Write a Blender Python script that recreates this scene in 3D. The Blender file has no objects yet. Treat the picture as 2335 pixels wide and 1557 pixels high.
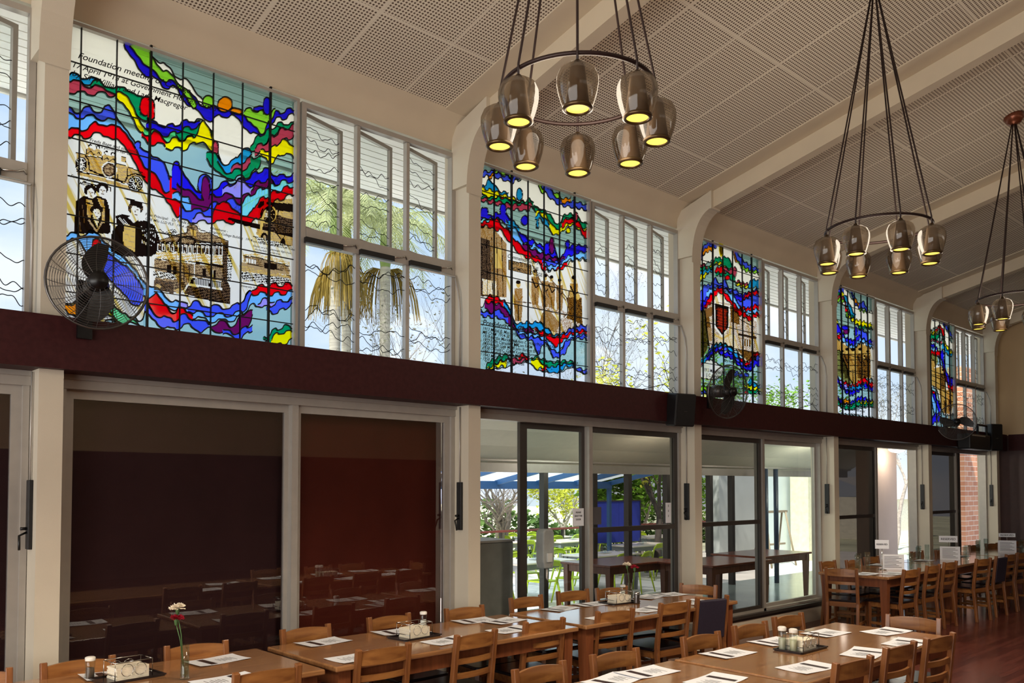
import bpy, bmesh, math, random
from math import sin, cos, pi, radians, sqrt, atan2, tan
from mathutils import Vector, Matrix
random.seed(7)
SC = bpy.context.scene
COL = SC.collection

# ------------------------------------------------------------------ camera
F = 1920.0                     # focal length in pixels of the 2335 x 1557 frame
CX, CY = 1167.5, 1043.0        # optical centre (rising-front lens)
TH = atan2(3240 - CX, F)       # angle between the view axis and the window wall
AL = radians(2.0)
CAMZ = 1.78
cd = bpy.data.cameras.new('camera'); cam = bpy.data.objects.new('camera', cd); COL.objects.link(cam)
cam.location = (0, 0, CAMZ)
cam.rotation_euler = (radians(90) + AL, 0, TH - pi / 2)
cd.sensor_width = 36.0; cd.lens = F / 2335 * 36.0
cd.shift_y = (CY - 778.5) / 2335
cd.clip_start = 0.05; cd.clip_end = 300
SC.camera = cam
SC.view_settings.view_transform = 'Standard'; SC.view_settings.look = 'None'
SC.view_settings.gamma = 1; SC.view_settings.exposure = 0.32
SC.view_settings.use_curve_mapping = False
SC.cycles.use_adaptive_sampling = True; SC.cycles.adaptive_threshold = .03; SC.cycles.max_bounces = 7; SC.cycles.diffuse_bounces = 4; SC.cycles.glossy_bounces = 3
SC.cycles.transparent_max_bounces = 24; SC.cycles.transmission_bounces = 4
SC.cycles.use_denoising = True
SC.cycles.sample_clamp_indirect = 4.0
SC.cycles.caustics_reflective = False; SC.cycles.caustics_refractive = False

def srgb(c):
    return tuple(((v / 255 / 12.92) if v / 255 <= .04045 else ((v / 255 + .055) / 1.055) ** 2.4) for v in c)

# ------------------------------------------------------------------ sky
W = bpy.data.worlds.new('sky'); SC.world = W; W.use_nodes = True
nt = W.node_tree; nt.nodes.clear()
wo = nt.nodes.new('ShaderNodeOutputWorld'); bg = nt.nodes.new('ShaderNodeBackground')
tc = nt.nodes.new('ShaderNodeTexCoord'); sx = nt.nodes.new('ShaderNodeSeparateXYZ')
mp = nt.nodes.new('ShaderNodeMapping'); mp.inputs['Scale'].default_value = (2.2, 2.2, 5.5)
ns = nt.nodes.new('ShaderNodeTexNoise'); ns.inputs['Scale'].default_value = 2.0; ns.inputs['Detail'].default_value = 6
cr = nt.nodes.new('ShaderNodeValToRGB'); cr.color_ramp.elements[0].position = .42; cr.color_ramp.elements[1].position = .64
gr = nt.nodes.new('ShaderNodeValToRGB')
gr.color_ramp.elements[0].color = (.66, .77, .93, 1); gr.color_ramp.elements[0].position = 0.02
gr.color_ramp.elements[1].color = (.27, .46, .82, 1); gr.color_ramp.elements[1].position = 0.75
mx = nt.nodes.new('ShaderNodeMixRGB'); mx.inputs[2].default_value = (.86, .90, .96, 1)
bg.inputs['Strength'].default_value = 1.0
L = nt.links.new
L(tc.outputs['Generated'], sx.inputs[0]); L(sx.outputs['Z'], gr.inputs[0])
L(tc.outputs['Generated'], mp.inputs[0]); L(mp.outputs[0], ns.inputs[0]); L(ns.outputs['Fac'], cr.inputs[0])
L(cr.outputs[0], mx.inputs[0]); L(gr.outputs[0], mx.inputs[1]); L(mx.outputs[0], bg.inputs[0]); L(bg.outputs[0], wo.inputs[0])

def light(name, kind, loc, rot, energy, color, **kw):
    d = bpy.data.lights.new(name, kind); d.energy = energy; d.color = color
    for k, v in kw.items(): setattr(d, k, v)
    o = bpy.data.objects.new(name, d); o.location = loc; o.rotation_euler = rot; COL.objects.link(o)
    return o
# high sun from along the hall, slightly behind it: lights garden, terrace and veranda roof, not the room
_sd = Vector((.62, .22, -1.0)).normalized()
sn = light('sun', 'SUN', (0, -10, 30), _sd.to_track_quat('-Z', 'Y').to_euler(), 7.6, (1.0, .96, .9), angle=radians(1.5))
# added fill lamps by the opposite wall and behind the camera; no windows there
YO = -5.9
for i, xx in enumerate((-1.9, 1.38, 4.66, 7.94, 11.2, 14.5)):
    light('opposite_wall_fill', 'AREA', (xx, YO + .14, 4.25), (radians(80), 0, 0), 8, (1.0, .90, .78),
          shape='RECTANGLE', size=2.9, size_y=.9)
light('near_end_fill', 'AREA', (-4.9, .5, 1.9), (radians(98), 0, radians(-90)), 440, (1.0, .97, .93),
      shape='RECTANGLE', size=9.0, size_y=2.6)

# ------------------------------------------------------------------ pixel -> place helpers (measuring the photograph)
_ax = Vector((cos(TH), sin(TH), 0)); _rt = Vector((sin(TH), -cos(TH), 0)); _zz = Vector((0, 0, 1))
_fw = _ax * cos(AL) + _zz * sin(AL); _up = _zz * cos(AL) - _ax * sin(AL)
_C = Vector((0, 0, CAMZ))
def ray(px, py): return _rt * ((px - CX) / F) + _up * ((CY - py) / F) + _fw
def onY(px, py, y): d = ray(px, py); return _C + d * (y / d.y)
def onZ(px, py, z): d = ray(px, py); return _C + d * ((z - CAMZ) / d.z)
def onX(px, py, x): d = ray(px, py); return _C + d * (x / d.x)
def atd(px, py, dep): return _C + ray(px, py) * dep

# ------------------------------------------------------------------ mesh builder
class MB:
    def __init__(s): s.v = []; s.f = []; s.m = []; s.sm = []
    def add(s, vs, fs, mi=0, smooth=False):
        b = len(s.v); s.v += [tuple(v) for v in vs]
        for f in fs: s.f.append(tuple(b + i for i in f)); s.m.append(mi); s.sm.append(smooth)
    def box(s, x0, x1, y0, y1, z0, z1, mi=0):
        vs = [(x, y, z) for z in (z0, z1) for y in (y0, y1) for x in (x0, x1)]
        s.add(vs, [(0, 2, 3, 1), (4, 5, 7, 6), (0, 1, 5, 4), (2, 6, 7, 3), (0, 4, 6, 2), (1, 3, 7, 5)], mi)
        return s
    def obox(s, c, ax, ay, az, mi=0):   # centre + three half vectors
        c = Vector(c); ax = Vector(ax); ay = Vector(ay); az = Vector(az)
        vs = [c + ax * i + ay * j + az * k for k in (-1, 1) for j in (-1, 1) for i in (-1, 1)]
        s.add(vs, [(0, 2, 3, 1), (4, 5, 7, 6), (0, 1, 5, 4), (2, 6, 7, 3), (0, 4, 6, 2), (1, 3, 7, 5)], mi); return s
    def quad(s, a, b, c, d, mi=0): s.add([a, b, c, d], [(0, 1, 2, 3)], mi); return s
    def prism(s, pts, axis, a0, a1, mi=0, smooth=False):
        # pts: outline in the two other axes, extruded along axis between a0 and a1
        def P(p, a):
            return (a, p[0], p[1]) if axis == 0 else ((p[0], a, p[1]) if axis == 1 else (p[0], p[1], a))
        n = len(pts)
        s.add([P(p, a0) for p in pts] + [P(p, a1) for p in pts],
              [tuple(range(n))[::-1], tuple(range(n, 2 * n))], mi)
        b = len(s.v) - 2 * n
        for i in range(n):
            j = (i + 1) % n
            s.f.append((b + i, b + j, b + n + j, b + n + i)); s.m.append(mi); s.sm.append(smooth)
        return s
    def tube(s, path, r, n=6, mi=0, closed=False, caps=True, smooth=True):
        P = [Vector(p) for p in path]; k = len(P)
        rs = r if isinstance(r, (list, tuple)) else [r] * k
        rings = []; up = None
        for i in range(k):
            if closed: t = P[(i + 1) % k] - P[i - 1]
            else: t = P[min(i + 1, k - 1)] - P[max(i - 1, 0)]
            if t.length < 1e-9: t = Vector((0, 0, 1))
            t.normalize()
            if up is None:
                up = Vector((0, 0, 1)) if abs(t.z) < .9 else Vector((1, 0, 0))
            a = t.cross(up)
            if a.length < 1e-4: a = t.cross(Vector((1, .3, 0)))
            a.normalize(); b = a.cross(t).normalized(); up = b
            rings.append([P[i] + a * (rs[i] * cos(2 * pi * j / n)) + b * (rs[i] * sin(2 * pi * j / n)) for j in range(n)])
        base = len(s.v)
        for R in rings: s.v += [tuple(v) for v in R]
        for i in range(k if closed else k - 1):
            i2 = (i + 1) % k
            for j in range(n):
                j2 = (j + 1) % n
                s.f.append((base + i * n + j, base + i * n + j2, base + i2 * n + j2, base + i2 * n + j)); s.m.append(mi); s.sm.append(smooth)
        if caps and not closed:
            s.f.append(tuple(base + j for j in range(n))[::-1]); s.m.append(mi); s.sm.append(False)
            s.f.append(tuple(base + (k - 1) * n + j for j in range(n))); s.m.append(mi); s.sm.append(False)
        return s
    def lathe(s, prof, c=(0, 0, 0), n=16, mi=0, smooth=True, axis=None):
        # prof: list of (radius, height); axis: optional matrix
        c = Vector(c); base = len(s.v)
        for (r, z) in prof:
            for j in range(n):
                v = Vector((r * cos(2 * pi * j / n), r * sin(2 * pi * j / n), z))
                if axis is not None: v = axis @ v
                s.v.append(tuple(c + v))
        for i in range(len(prof) - 1):
            for j in range(n):
                j2 = (j + 1) % n
                s.f.append((base + i * n + j, base + i * n + j2, base + (i + 1) * n + j2, base + (i + 1) * n + j)); s.m.append(mi); s.sm.append(smooth)
        return s
    def disc(s, r, c=(0, 0, 0), n=16, mi=0, axis=None, flip=False):
        c = Vector(c); vs = []
        for j in range(n):
            v = Vector((r * cos(2 * pi * j / n), r * sin(2 * pi * j / n), 0))
            if axis is not None: v = axis @ v
            vs.append(c + v)
        s.add(vs, [tuple(range(n))[::-1] if flip else tuple(range(n))], mi); return s
    def build(s, name, mats, parent=None, loc=None, bevel=0, kind=None):
        me = bpy.data.meshes.new(name); me.from_pydata(s.v, [], s.f); 
        if not isinstance(mats, (list, tuple)): mats = [mats]
        for m in mats: me.materials.append(m)
        me.polygons.foreach_set('material_index', s.m); me.polygons.foreach_set('use_smooth', s.sm)
        me.update()
        o = bpy.data.objects.new(name, me); COL.objects.link(o)
        if parent is not None: o.parent = parent
        if loc is not None: o.location = loc
        if bevel:
            bv = o.modifiers.new('bevel', 'BEVEL'); bv.width = bevel; bv.segments = 2; bv.limit_method = 'ANGLE'; bv.angle_limit = radians(40)
        if kind: o['kind'] = kind
        return o

def tag(o, label=None, cat=None, group=None, kind=None):
    if label: o['label'] = label
    if cat: o['category'] = cat
    if group: o['group'] = group
    if kind: o['kind'] = kind
    return o
def empty(name, loc, rz=0, label=None, cat=None, group=None, kind=None):
    o = bpy.data.objects.new(name, None); COL.objects.link(o); o.location = loc; o.rotation_euler = (0, 0, rz)
    o.empty_display_size = .05
    return tag(o, label, cat, group, kind)
_kids = {}
def tree_copy(o, parent=None, src=None):
    c = o.copy(); COL.objects.link(c)
    if parent is not None: c.parent = parent
    for ch in KIDS(o): tree_copy(ch, c)
    return c
def KIDS(o): return [k for k in bpy.data.objects if k.parent == o]
class Proto:      # remembers a thing and its parts so that copies need no search through the scene
    def __init__(s, o): s.o = o; s.t = s.read(o); s.used = False
    def read(s, o): return (o, [s.read(k) for k in KIDS(o)])
    def make(s, loc, rz, label=None, group=None, cat=None):
        if not s.used:
            s.used = True; r = s.o
        else:
            def rec(t, par):
                c = t[0].copy(); COL.objects.link(c)
                if par is not None: c.parent = par
                for k in t[1]: rec(k, c)
                return c
            r = rec(s.t, None)
        r.location = loc; r.rotation_euler = (0, 0, rz)
        return tag(r, label, cat, group)

# ------------------------------------------------------------------ materials
def newmat(name):
    m = bpy.data.materials.new(name); m.use_nodes = True
    return m, m.node_tree, m.node_tree.nodes['Principled BSDF']
def mat(name, rgb, rough=.6, metal=0, var=.12, scale=8, bump=0, bscale=60, stretch=None, emit=None, es=0, spec=None, coat=0):
    m, t, b = newmat(name)
    c = srgb(rgb)
    b.inputs['Roughness'].default_value = rough; b.inputs['Metallic'].default_value = metal
    if spec is not None: b.inputs['Specular IOR Level'].default_value = spec
    if coat: b.inputs['Coat Weight'].default_value = coat; b.inputs['Coat Roughness'].default_value = .12
    tc = t.nodes.new('ShaderNodeTexCoord'); mp = t.nodes.new('ShaderNodeMapping')
    if stretch: mp.inputs['Scale'].default_value = stretch
    t.links.new(tc.outputs['Object'], mp.inputs[0])
    n = t.nodes.new('ShaderNodeTexNoise'); n.inputs['Scale'].default_value = scale; n.inputs['Detail'].default_value = 5
    t.links.new(mp.outputs[0], n.inputs[0])
    r = t.nodes.new('ShaderNodeValToRGB'); r.color_ramp.elements[0].position = .3; r.color_ramp.elements[1].position = .7
    r.color_ramp.elements[0].color = tuple(v * (1 - var) for v in c) + (1,)
    r.color_ramp.elements[1].color = tuple(min(1, v * (1 + var)) for v in c) + (1,)
    t.links.new(n.outputs['Fac'], r.inputs[0]); t.links.new(r.outputs[0], b.inputs['Base Color'])
    if bump:
        n2 = t.nodes.new('ShaderNodeTexNoise'); n2.inputs['Scale'].default_value = bscale; n2.inputs['Detail'].default_value = 3
        t.links.new(mp.outputs[0], n2.inputs[0])
        bp = t.nodes.new('ShaderNodeBump'); bp.inputs['Strength'].default_value = bump; bp.inputs['Distance'].default_value = .01
        t.links.new(n2.outputs['Fac'], bp.inputs['Height']); t.links.new(bp.outputs[0], b.inputs['Normal'])
    if emit:
        b.inputs['Emission Color'].default_value = srgb(emit) + (1,); b.inputs['Emission Strength'].default_value = es
    return m
def grain(name, c1, c2, rough=.35, axis=0, scale=6, coat=0):
    m, t, b = newmat(name)
    tc = t.nodes.new('ShaderNodeTexCoord'); mp = t.nodes.new('ShaderNodeMapping')
    sc = [14, 14, 14]; sc[axis] = 1.2; mp.inputs['Scale'].default_value = sc
    n = t.nodes.new('ShaderNodeTexNoise'); n.inputs['Scale'].default_value = scale * .35; n.inputs['Detail'].default_value = 7; n.inputs['Distortion'].default_value = .6
    r = t.nodes.new('ShaderNodeValToRGB'); r.color_ramp.elements[0].position = .32; r.color_ramp.elements[1].position = .68
    r.color_ramp.elements[0].color = srgb(c1) + (1,); r.color_ramp.elements[1].color = srgb(c2) + (1,)
    t.links.new(tc.outputs['Object'], mp.inputs[0]); t.links.new(mp.outputs[0], n.inputs[0]); t.links.new(n.outputs['Fac'], r.inputs[0]); t.links.new(r.outputs[0], b.inputs['Base Color'])
    b.inputs['Roughness'].default_value = rough
    if coat: b.inputs['Coat Weight'].default_value = coat; b.inputs['Coat Roughness'].default_value = .1
    return m
def glassmat(name, rgb, transl=0.0, gloss=.06, k=1.0, streak=None, rough=.05, tl=None):
    # a flat pane: tinted transparency, milky translucency, a little gloss
    m = bpy.data.materials.new(name); m.use_nodes = True; t = m.node_tree; t.nodes.clear()
    o = t.nodes.new('ShaderNodeOutputMaterial')
    tr = t.nodes.new('ShaderNodeBsdfTransparent'); tl_ = t.nodes.new('ShaderNodeBsdfTranslucent'); g = t.nodes.new('ShaderNodeBsdfGlossy')
    g.inputs['Roughness'].default_value = rough
    c = tuple(v * k for v in srgb(rgb)); c2 = tuple(min(1, v) for v in (srgb(tl) if tl else c))
    tr.inputs[0].default_value = c + (1,); tl_.inputs[0].default_value = c2 + (1,)
    tc = t.nodes.new('ShaderNodeTexCoord')
    if streak:
        m0 = t.nodes.new('ShaderNodeMapping'); m0.inputs['Rotation'].default_value = (0, radians(streak.get('ang', 38)), 0)
        mp = t.nodes.new('ShaderNodeMapping'); mp.inputs['Scale'].default_value = streak.get('sc', (1.2, 1, 26)); t.links.new(m0.outputs[0], mp.inputs[0])
        n = t.nodes.new('ShaderNodeTexNoise'); n.inputs['Scale'].default_value = 1.0; n.inputs['Detail'].default_value = 2
        r = t.nodes.new('ShaderNodeValToRGB'); r.color_ramp.elements[0].position = streak.get('p0', .52); r.color_ramp.elements[1].position = streak.get('p1', .64)
        r.color_ramp.elements[0].color = c + (1,); r.color_ramp.elements[1].color = srgb(streak['col']) + (1,)
        t.links.new(tc.outputs['Object'], m0.inputs[0]); t.links.new(mp.outputs[0], n.inputs[0]); t.links.new(n.outputs['Fac'], r.inputs[0])
        t.links.new(r.outputs[0], tr.inputs[0]); t.links.new(r.outputs[0], tl_.inputs[0])
    m1 = t.nodes.new('ShaderNodeMixShader'); m1.inputs[0].default_value = transl
    fr = t.nodes.new('ShaderNodeLayerWeight'); fr.inputs['Blend'].default_value = .25
    mu = t.nodes.new('ShaderNodeMath'); mu.operation = 'MULTIPLY_ADD'; mu.inputs[1].default_value = gloss * 2.2; mu.inputs[2].default_value = gloss * .35
    m2 = t.nodes.new('ShaderNodeMixShader')
    t.links.new(tr.outputs[0], m1.inputs[1]); t.links.new(tl_.outputs[0], m1.inputs[2])
    t.links.new(fr.outputs['Fresnel'], mu.inputs[0]); t.links.new(mu.outputs[0], m2.inputs[0])
    t.links.new(m1.outputs[0], m2.inputs[1]); t.links.new(g.outputs[0], m2.inputs[2]); t.links.new(m2.outputs[0], o.inputs[0])
    return m

M = {}
M['cream'] = mat('cream_paint', (205, 195, 176), .55, var=.03, scale=3, bump=.05, bscale=140)
M['cream_beam'] = mat('beam_paint', (208, 194, 170), .6, var=.04, scale=3)
M['band'] = mat('dark_brown_band', (58, 26, 27), .5, var=.18, scale=30, bump=.05, bscale=220, spec=.15)
M['alu'] = mat('anodised_aluminium', (172, 166, 158), .42, .3, var=.05, scale=12)
M['alu_dark'] = mat('bronze_aluminium', (70, 64, 60), .4, .4, var=.06)
M['black'] = mat('black_metal', (14, 13, 14), .35, .3, var=.1)
M['blackmatt'] = mat('black_plastic', (16, 15, 17), .5, 0, var=.1)
M['chrome'] = mat('chrome_wire', (190, 188, 184), .15, 1, var=.02)
M['steel'] = mat('steel_wire', (96, 92, 90), .3, .9, var=.03)
M['brown'] = mat('dark_brown_wall', (58, 30, 26), .5, var=.15, scale=14)
M['tan'] = mat('tan_wall_paint', (196, 168, 128), .65, var=.03, scale=3)
M['glass'] = glassmat('window_glass', (244, 250, 250), 0, .10)
M['doorglass'] = glassmat('door_glass', (226, 238, 236), 0, .16)
M['darkglass'] = glassmat('tinted_door_glass', (222, 208, 208), 0, .36, rough=.012)
M['screen'] = glassmat('insect_screen_mesh', (158, 156, 152), .0, .03, rough=.5)
M['screen_dark'] = glassmat('dense_screen_mesh', (70, 66, 64), .04, .05, rough=.5)
M['lead'] = mat('lead_came', (12, 12, 14), .5, .3, var=.1)
# ------------------------------------------------------------------ measured levels of the hall
D = 5.571                                   # window wall plane
PF = .20                                    # how far the portal fins stand into the room
XR = [onY(px, 800, D - PF).x for px in (163, 1097, 1595, 1905, 2120, 2275)]   # right front edge of each fin
S = (XR[5] - XR[0]) / 5.0
X0 = sum(XR[i] - i * S for i in range(6)) / 6
FX = [X0 + i * S for i in range(-1, 6)]     # FX[0] is the fin before the first one in view
FT = .13
XE = FX[6] + .25                            # end wall
XW = -5.2                                   # wall behind the camera
ZB0, ZB1 = 2.46, 2.765                      # brown band
ZW1 = 4.64                                  # window head
ZS = .247                                   # door sill
def zc(y): return 6.21 - .24 * y            # sloping ceiling
RY = -.2; RZ = zc(RY)
def zc2(y): return RZ + .24 * (y - RY)      # other slope
print('FINS', FX, 'S', S)

def struct(name, mb, m, parent=None, **k):
    o = mb.build(name, m, parent, **k)
    if parent is None: o['kind'] = 'structure'
    return o

# floor: narrow boards of dark red hardwood
def floor_mat():
    m, t, b = newmat('timber_strip_floor')
    tc = t.nodes.new('ShaderNodeTexCoord'); mp = t.nodes.new('ShaderNodeMapping'); mp.inputs['Scale'].default_value = (1, 1, 1)
    br = t.nodes.new('ShaderNodeTexBrick'); br.inputs['Scale'].default_value = 1.0
    br.inputs['Brick Width'].default_value = 1.6; br.inputs['Row Height'].default_value = .075; br.inputs['Mortar Size'].default_value = .0018
    br.inputs['Color1'].default_value = srgb((112, 60, 52)) + (1,); br.inputs['Color2'].default_value = srgb((84, 42, 38)) + (1,)
    br.inputs['Mortar'].default_value = srgb((30, 14, 12)) + (1,)
    n = t.nodes.new('ShaderNodeTexNoise'); n.inputs['Scale'].default_value = 3; n.inputs['Detail'].default_value = 6
    mp2 = t.nodes.new('ShaderNodeMapping'); mp2.inputs['Scale'].default_value = (1, 18, 1)
    mixc = t.nodes.new('ShaderNodeMixRGB'); mixc.blend_type = 'OVERLAY'; mixc.inputs[0].default_value = .5
    t.links.new(tc.outputs['Object'], mp.inputs[0]); t.links.new(mp.outputs[0], br.inputs[0])
    t.links.new(tc.outputs['Object'], mp2.inputs[0]); t.links.new(mp2.outputs[0], n.inputs[0])
    t.links.new(br.outputs[0], mixc.inputs[1]); t.links.new(n.outputs['Fac'], mixc.inputs[2]); t.links.new(mixc.outputs[0], b.inputs['Base Color'])
    b.inputs['Roughness'].default_value = .22
    return m
struct('floor', MB().box(XW, XE, YO, D, -.1, 0), floor_mat())

# perforated ceiling boards
def perf_mat():
    m, t, b = newmat('perforated_ceiling_board')
    N = t.nodes.new; K = t.links.new
    def math_(op, a=None, bb=None, c=None):
        n = N('ShaderNodeMath'); n.operation = op
        for i, v in enumerate((a, bb, c)):
            if v is None: continue
            if isinstance(v, (int, float)): n.inputs[i].default_value = v
            else: K(v, n.inputs[i])
        return n.outputs[0]
    tc = N('ShaderNodeTexCoord'); sp = N('ShaderNodeSeparateXYZ'); K(tc.outputs['Object'], sp.inputs[0])
    x, y = sp.outputs['X'], sp.outputs['Y']
    def cell(v, pitch): return math_('SUBTRACT', math_('FRACT', math_('DIVIDE', v, pitch)), .5)
    cx_, cy_ = cell(x, .026), cell(y, .026)
    d = math_('SQRT', math_('ADD', math_('MULTIPLY', cx_, cx_), math_('MULTIPLY', cy_, cy_)))
    hole = math_('LESS_THAN', d, .31)
    sx_ = math_('ABSOLUTE', cell(x, S / 5)); sy_ = math_('ABSOLUTE', cell(y, 1.2))
    seamx = math_('LESS_THAN', sx_, .482); seamy = math_('LESS_THAN', sy_, .495)
    hole = math_('MULTIPLY', math_('MULTIPLY', hole, seamx), seamy)
    mixc = N('ShaderNodeMixRGB'); K(hole, mixc.inputs[0])
    mixc.inputs[1].default_value = srgb((228, 218, 198)) + (1,); mixc.inputs[2].default_value = srgb((96, 78, 62)) + (1,)
    K(mixc.outputs[0], b.inputs['Base Color']); b.inputs['Roughness'].default_value = .8
    return m
M['perf'] = perf_mat()
YC = 5.42
ceil = MB()
ceil.quad((XW, YC, zc(YC)), (XE, YC, zc(YC)), (XE, RY, RZ), (XW, RY, RZ), 0)
yo2 = YO + .17
ceil.quad((XW, RY, RZ), (XE, RY, RZ), (XE, yo2, zc2(yo2)), (XW, yo2, zc2(yo2)), 0)
struct('ceiling', ceil, [M['perf']])
# roof slab above, so that no daylight comes through
rf = MB()
rf.quad((XW - .3, D + 1.45, 4.95), (XE + 1.5, D + 1.45, 4.95), (XE + 1.5, RY, RZ + .25), (XW - .3, RY, RZ + .25))
rf.quad((XW - .3, RY, RZ + .25), (XE + 1.5, RY, RZ + .25), (XE + 1.5, YO - 1, 4.9), (XW - .3, YO - 1, 4.9))
struct('trim_roof_slab', rf, mat('roof_metal', (150, 148, 142), .6))

# plain plaster margins: along the wall and beside every beam
mg = MB()
mg.add([(XW, D, 4.66), (XE, D, 4.66), (XE, D - .02, 4.76), (XW, D - .02, 4.76), (XE, D - .07, zc(D - .07) - .05), (XW, D - .07, zc(D - .07) - .05), (XE, YC - .02, zc(YC - .02) - .012), (XW, YC - .02, zc(YC - .02) - .012), (XE, YC - .03, zc(YC - .03) + .01), (XW, YC - .03, zc(YC - .03) + .01)],
       [(0, 1, 2, 3), (3, 2, 4, 5), (5, 4, 6, 7), (7, 6, 8, 9)], 0, True)
struct('trim_wall_cove', mg, M['cream_beam'])
def slope_bar(x0, x1, ya, yb, h, f, up=.01):
    mb = MB()
    mb.add([(x0, ya, f(ya) - h), (x1, ya, f(ya) - h), (x1, yb, f(yb) - h), (x0, yb, f(yb) - h),
            (x0, ya, f(ya) + up), (x1, ya, f(ya) + up), (x1, yb, f(yb) + up), (x0, yb, f(yb) + up)],
           [(0, 3, 2, 1), (0, 4, 7, 3), (1, 2, 6, 5), (0, 1, 5, 4), (2, 3, 7, 6)])
    return mb
for i, fx in enumerate(FX):
    bd = slope_bar(fx - .36, fx + .17, YC - .02, RY, .014, zc)
    struct('trim_ceiling_border', bd, M['cream_beam'])
    beam = slope_bar(fx - .125, fx + .0, 5.14, RY, .19, zc)
    b2 = slope_bar(fx - .125, fx + .0, RY, yo2, .19, zc2)
    beam.add(b2.v, b2.f)
    struct('trim_beam', beam, M['cream_beam'])
    # fin and haunch as one outline in the Y-Z plane
    yf = D - PF; hb = .20; ye = 5.12
    def arc(dy, dz):
        P0 = Vector((yf - dy, 4.22)); P2 = Vector((ye + .02, zc(ye) - hb - dz)); P1 = Vector((yf - dy, zc(yf) - hb - .03 - dz)); r = []
        for k in range(1, 11):
            u = k / 10; q = P0 * (1 - u) ** 2 + P1 * (2 * u * (1 - u)) + P2 * u * u
            r.append((q.x, q.y))
        return r
    out = [(D, 0), (yf, 0), (yf, 4.22)] + arc(0, 0) + [(ye, zc(ye) - hb), (ye, zc(ye) + .01), (D, zc(D) + .01)]
    fin = MB(); fin.prism(out, 0, fx - FT, fx, 0)
    f_ = struct('trim_portal_fin', fin, M['cream'])
    cs = MB(); o2 = [(D - .01, 4.31), (yf - .008, 4.31), (yf - .008, 4.24)] + arc(.008, .006) + [(ye - .01, zc(ye) - hb - .006), (ye - .01, zc(ye) - .01), (D - .01, zc(D) - .05)]
    cs.prism(o2, 0, fx - FT - .035, fx + .004, 0)
    cs.build('haunch_casing', M['cream'], f_)

# wall: base below the doors, brown band, head, narrow piers
wl = MB()
wl.box(XW, XE, D - .04, D + .16, -.1, ZS - .03, 0)
wl.box(XW, XE, D, D + .16, ZW1 + .03, 5.1, 0)
for fx in FX:
    wl.box(fx - FT + .01, fx + .03, D, D + .14, ZS - .03, ZW1 + .03, 0)
struct('wall_window_side', wl, M['cream'])
struct('trim_door_ledge', MB().box(XW, XE, D - .075, D + .04, ZS - .03, ZS + .005).box(XW, XE, D - .05, D, ZS - .06, ZS - .03), M['alu_dark'])
bn = MB().box(XW, XE, D - .265, D + .1, ZB0, ZB1)
struct('trim_brown_band', bn, M['band'])
struct('trim_door_head', MB().box(XW, XE, D - .03, D + .08, ZB0 - .085, ZB0 - .03).box(XW, XE, D - .05, D + .1, ZB0 - .03, ZB0), M['alu'])

# end wall, wall behind the camera, opposite wall
ew = MB()
ew.box(XE, XE + .15, YO, D + .2, 2.75, 6.6, 0)
ew.box(XE, XE + .15, YO, D + .2, -.1, 2.75, 1)
struct('wall_far_end', ew, [M['tan'], M['brown']])
struct('trim_end_band', MB().box(XE - .04, XE, YO, D - .3, ZB0, ZB1), M['band'])
struct('trim_end_pilaster', MB().box(XE - .03, XE, 4.35, 4.62, ZB1, 6.4), mat('pilaster_paint', (120, 98, 74), .6))
ww = MB(); ww.box(XW - .15, XW, YO, D + .2, 2.46, 6.6, 0); ww.box(XW - .15, XW, YO, D + .2, -.1, 2.46, 1)
struct('wall_near_end', ww, [M['tan'], M['brown']])
ow = MB(); ow.box(XW, XE, YO - .15, YO, 2.46, 5.3, 0); ow.box(XW, XE, YO - .15, YO, -.1, 2.46, 1)
struct('wall_opposite', ow, [M['tan'], M['brown']])
# ------------------------------------------------------------------ clerestory windows with outward-opened casements
XM_OFF = onY(675, 500, D).x - FX[1]          # stained glass / clear glass division within a bay
ZT0, ZT1 = 3.58, 3.69                        # transom
GZ0, GZ1 = 2.72, 4.63
def wavy(mb, x0, x1, zbase, amp, n, y, seed, r=.0028, ph=None):
    rn = random.Random(seed); pts = []
    p1, p2, p3 = rn.uniform(0, 6), rn.uniform(0, 6), rn.uniform(0, 6)
    k1, k2, k3 = rn.uniform(9, 15), rn.uniform(38, 50), rn.uniform(70, 95)
    sl = rn.uniform(-.12, .12)
    for i in range(n + 1):
        x = x0 + (x1 - x0) * i / n; u = x - x0
        z = zbase + sl * u + amp * (sin(k1 * u + p1) * .8 + .42 * sin(k2 * u + p2) + .16 * sin(k3 * u + p3))
        pts.append((x, y, z))
    mb.tube(pts, r, 4, caps=False, smooth=False)
def frame_mb(mb, x0, x1, z0, z1, y0, y1, w, mi=0, wt=None):
    wt = wt or w
    mb.box(x0, x0 + w, y0, y1, z0, z1, mi); mb.box(x1 - w, x1, y0, y1, z0, z1, mi)
    mb.box(x0 + w, x1 - w, y0, y1, z0, z0 + wt, mi); mb.box(x0 + w, x1 - w, y0, y1, z1 - wt, z1, mi)
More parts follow.
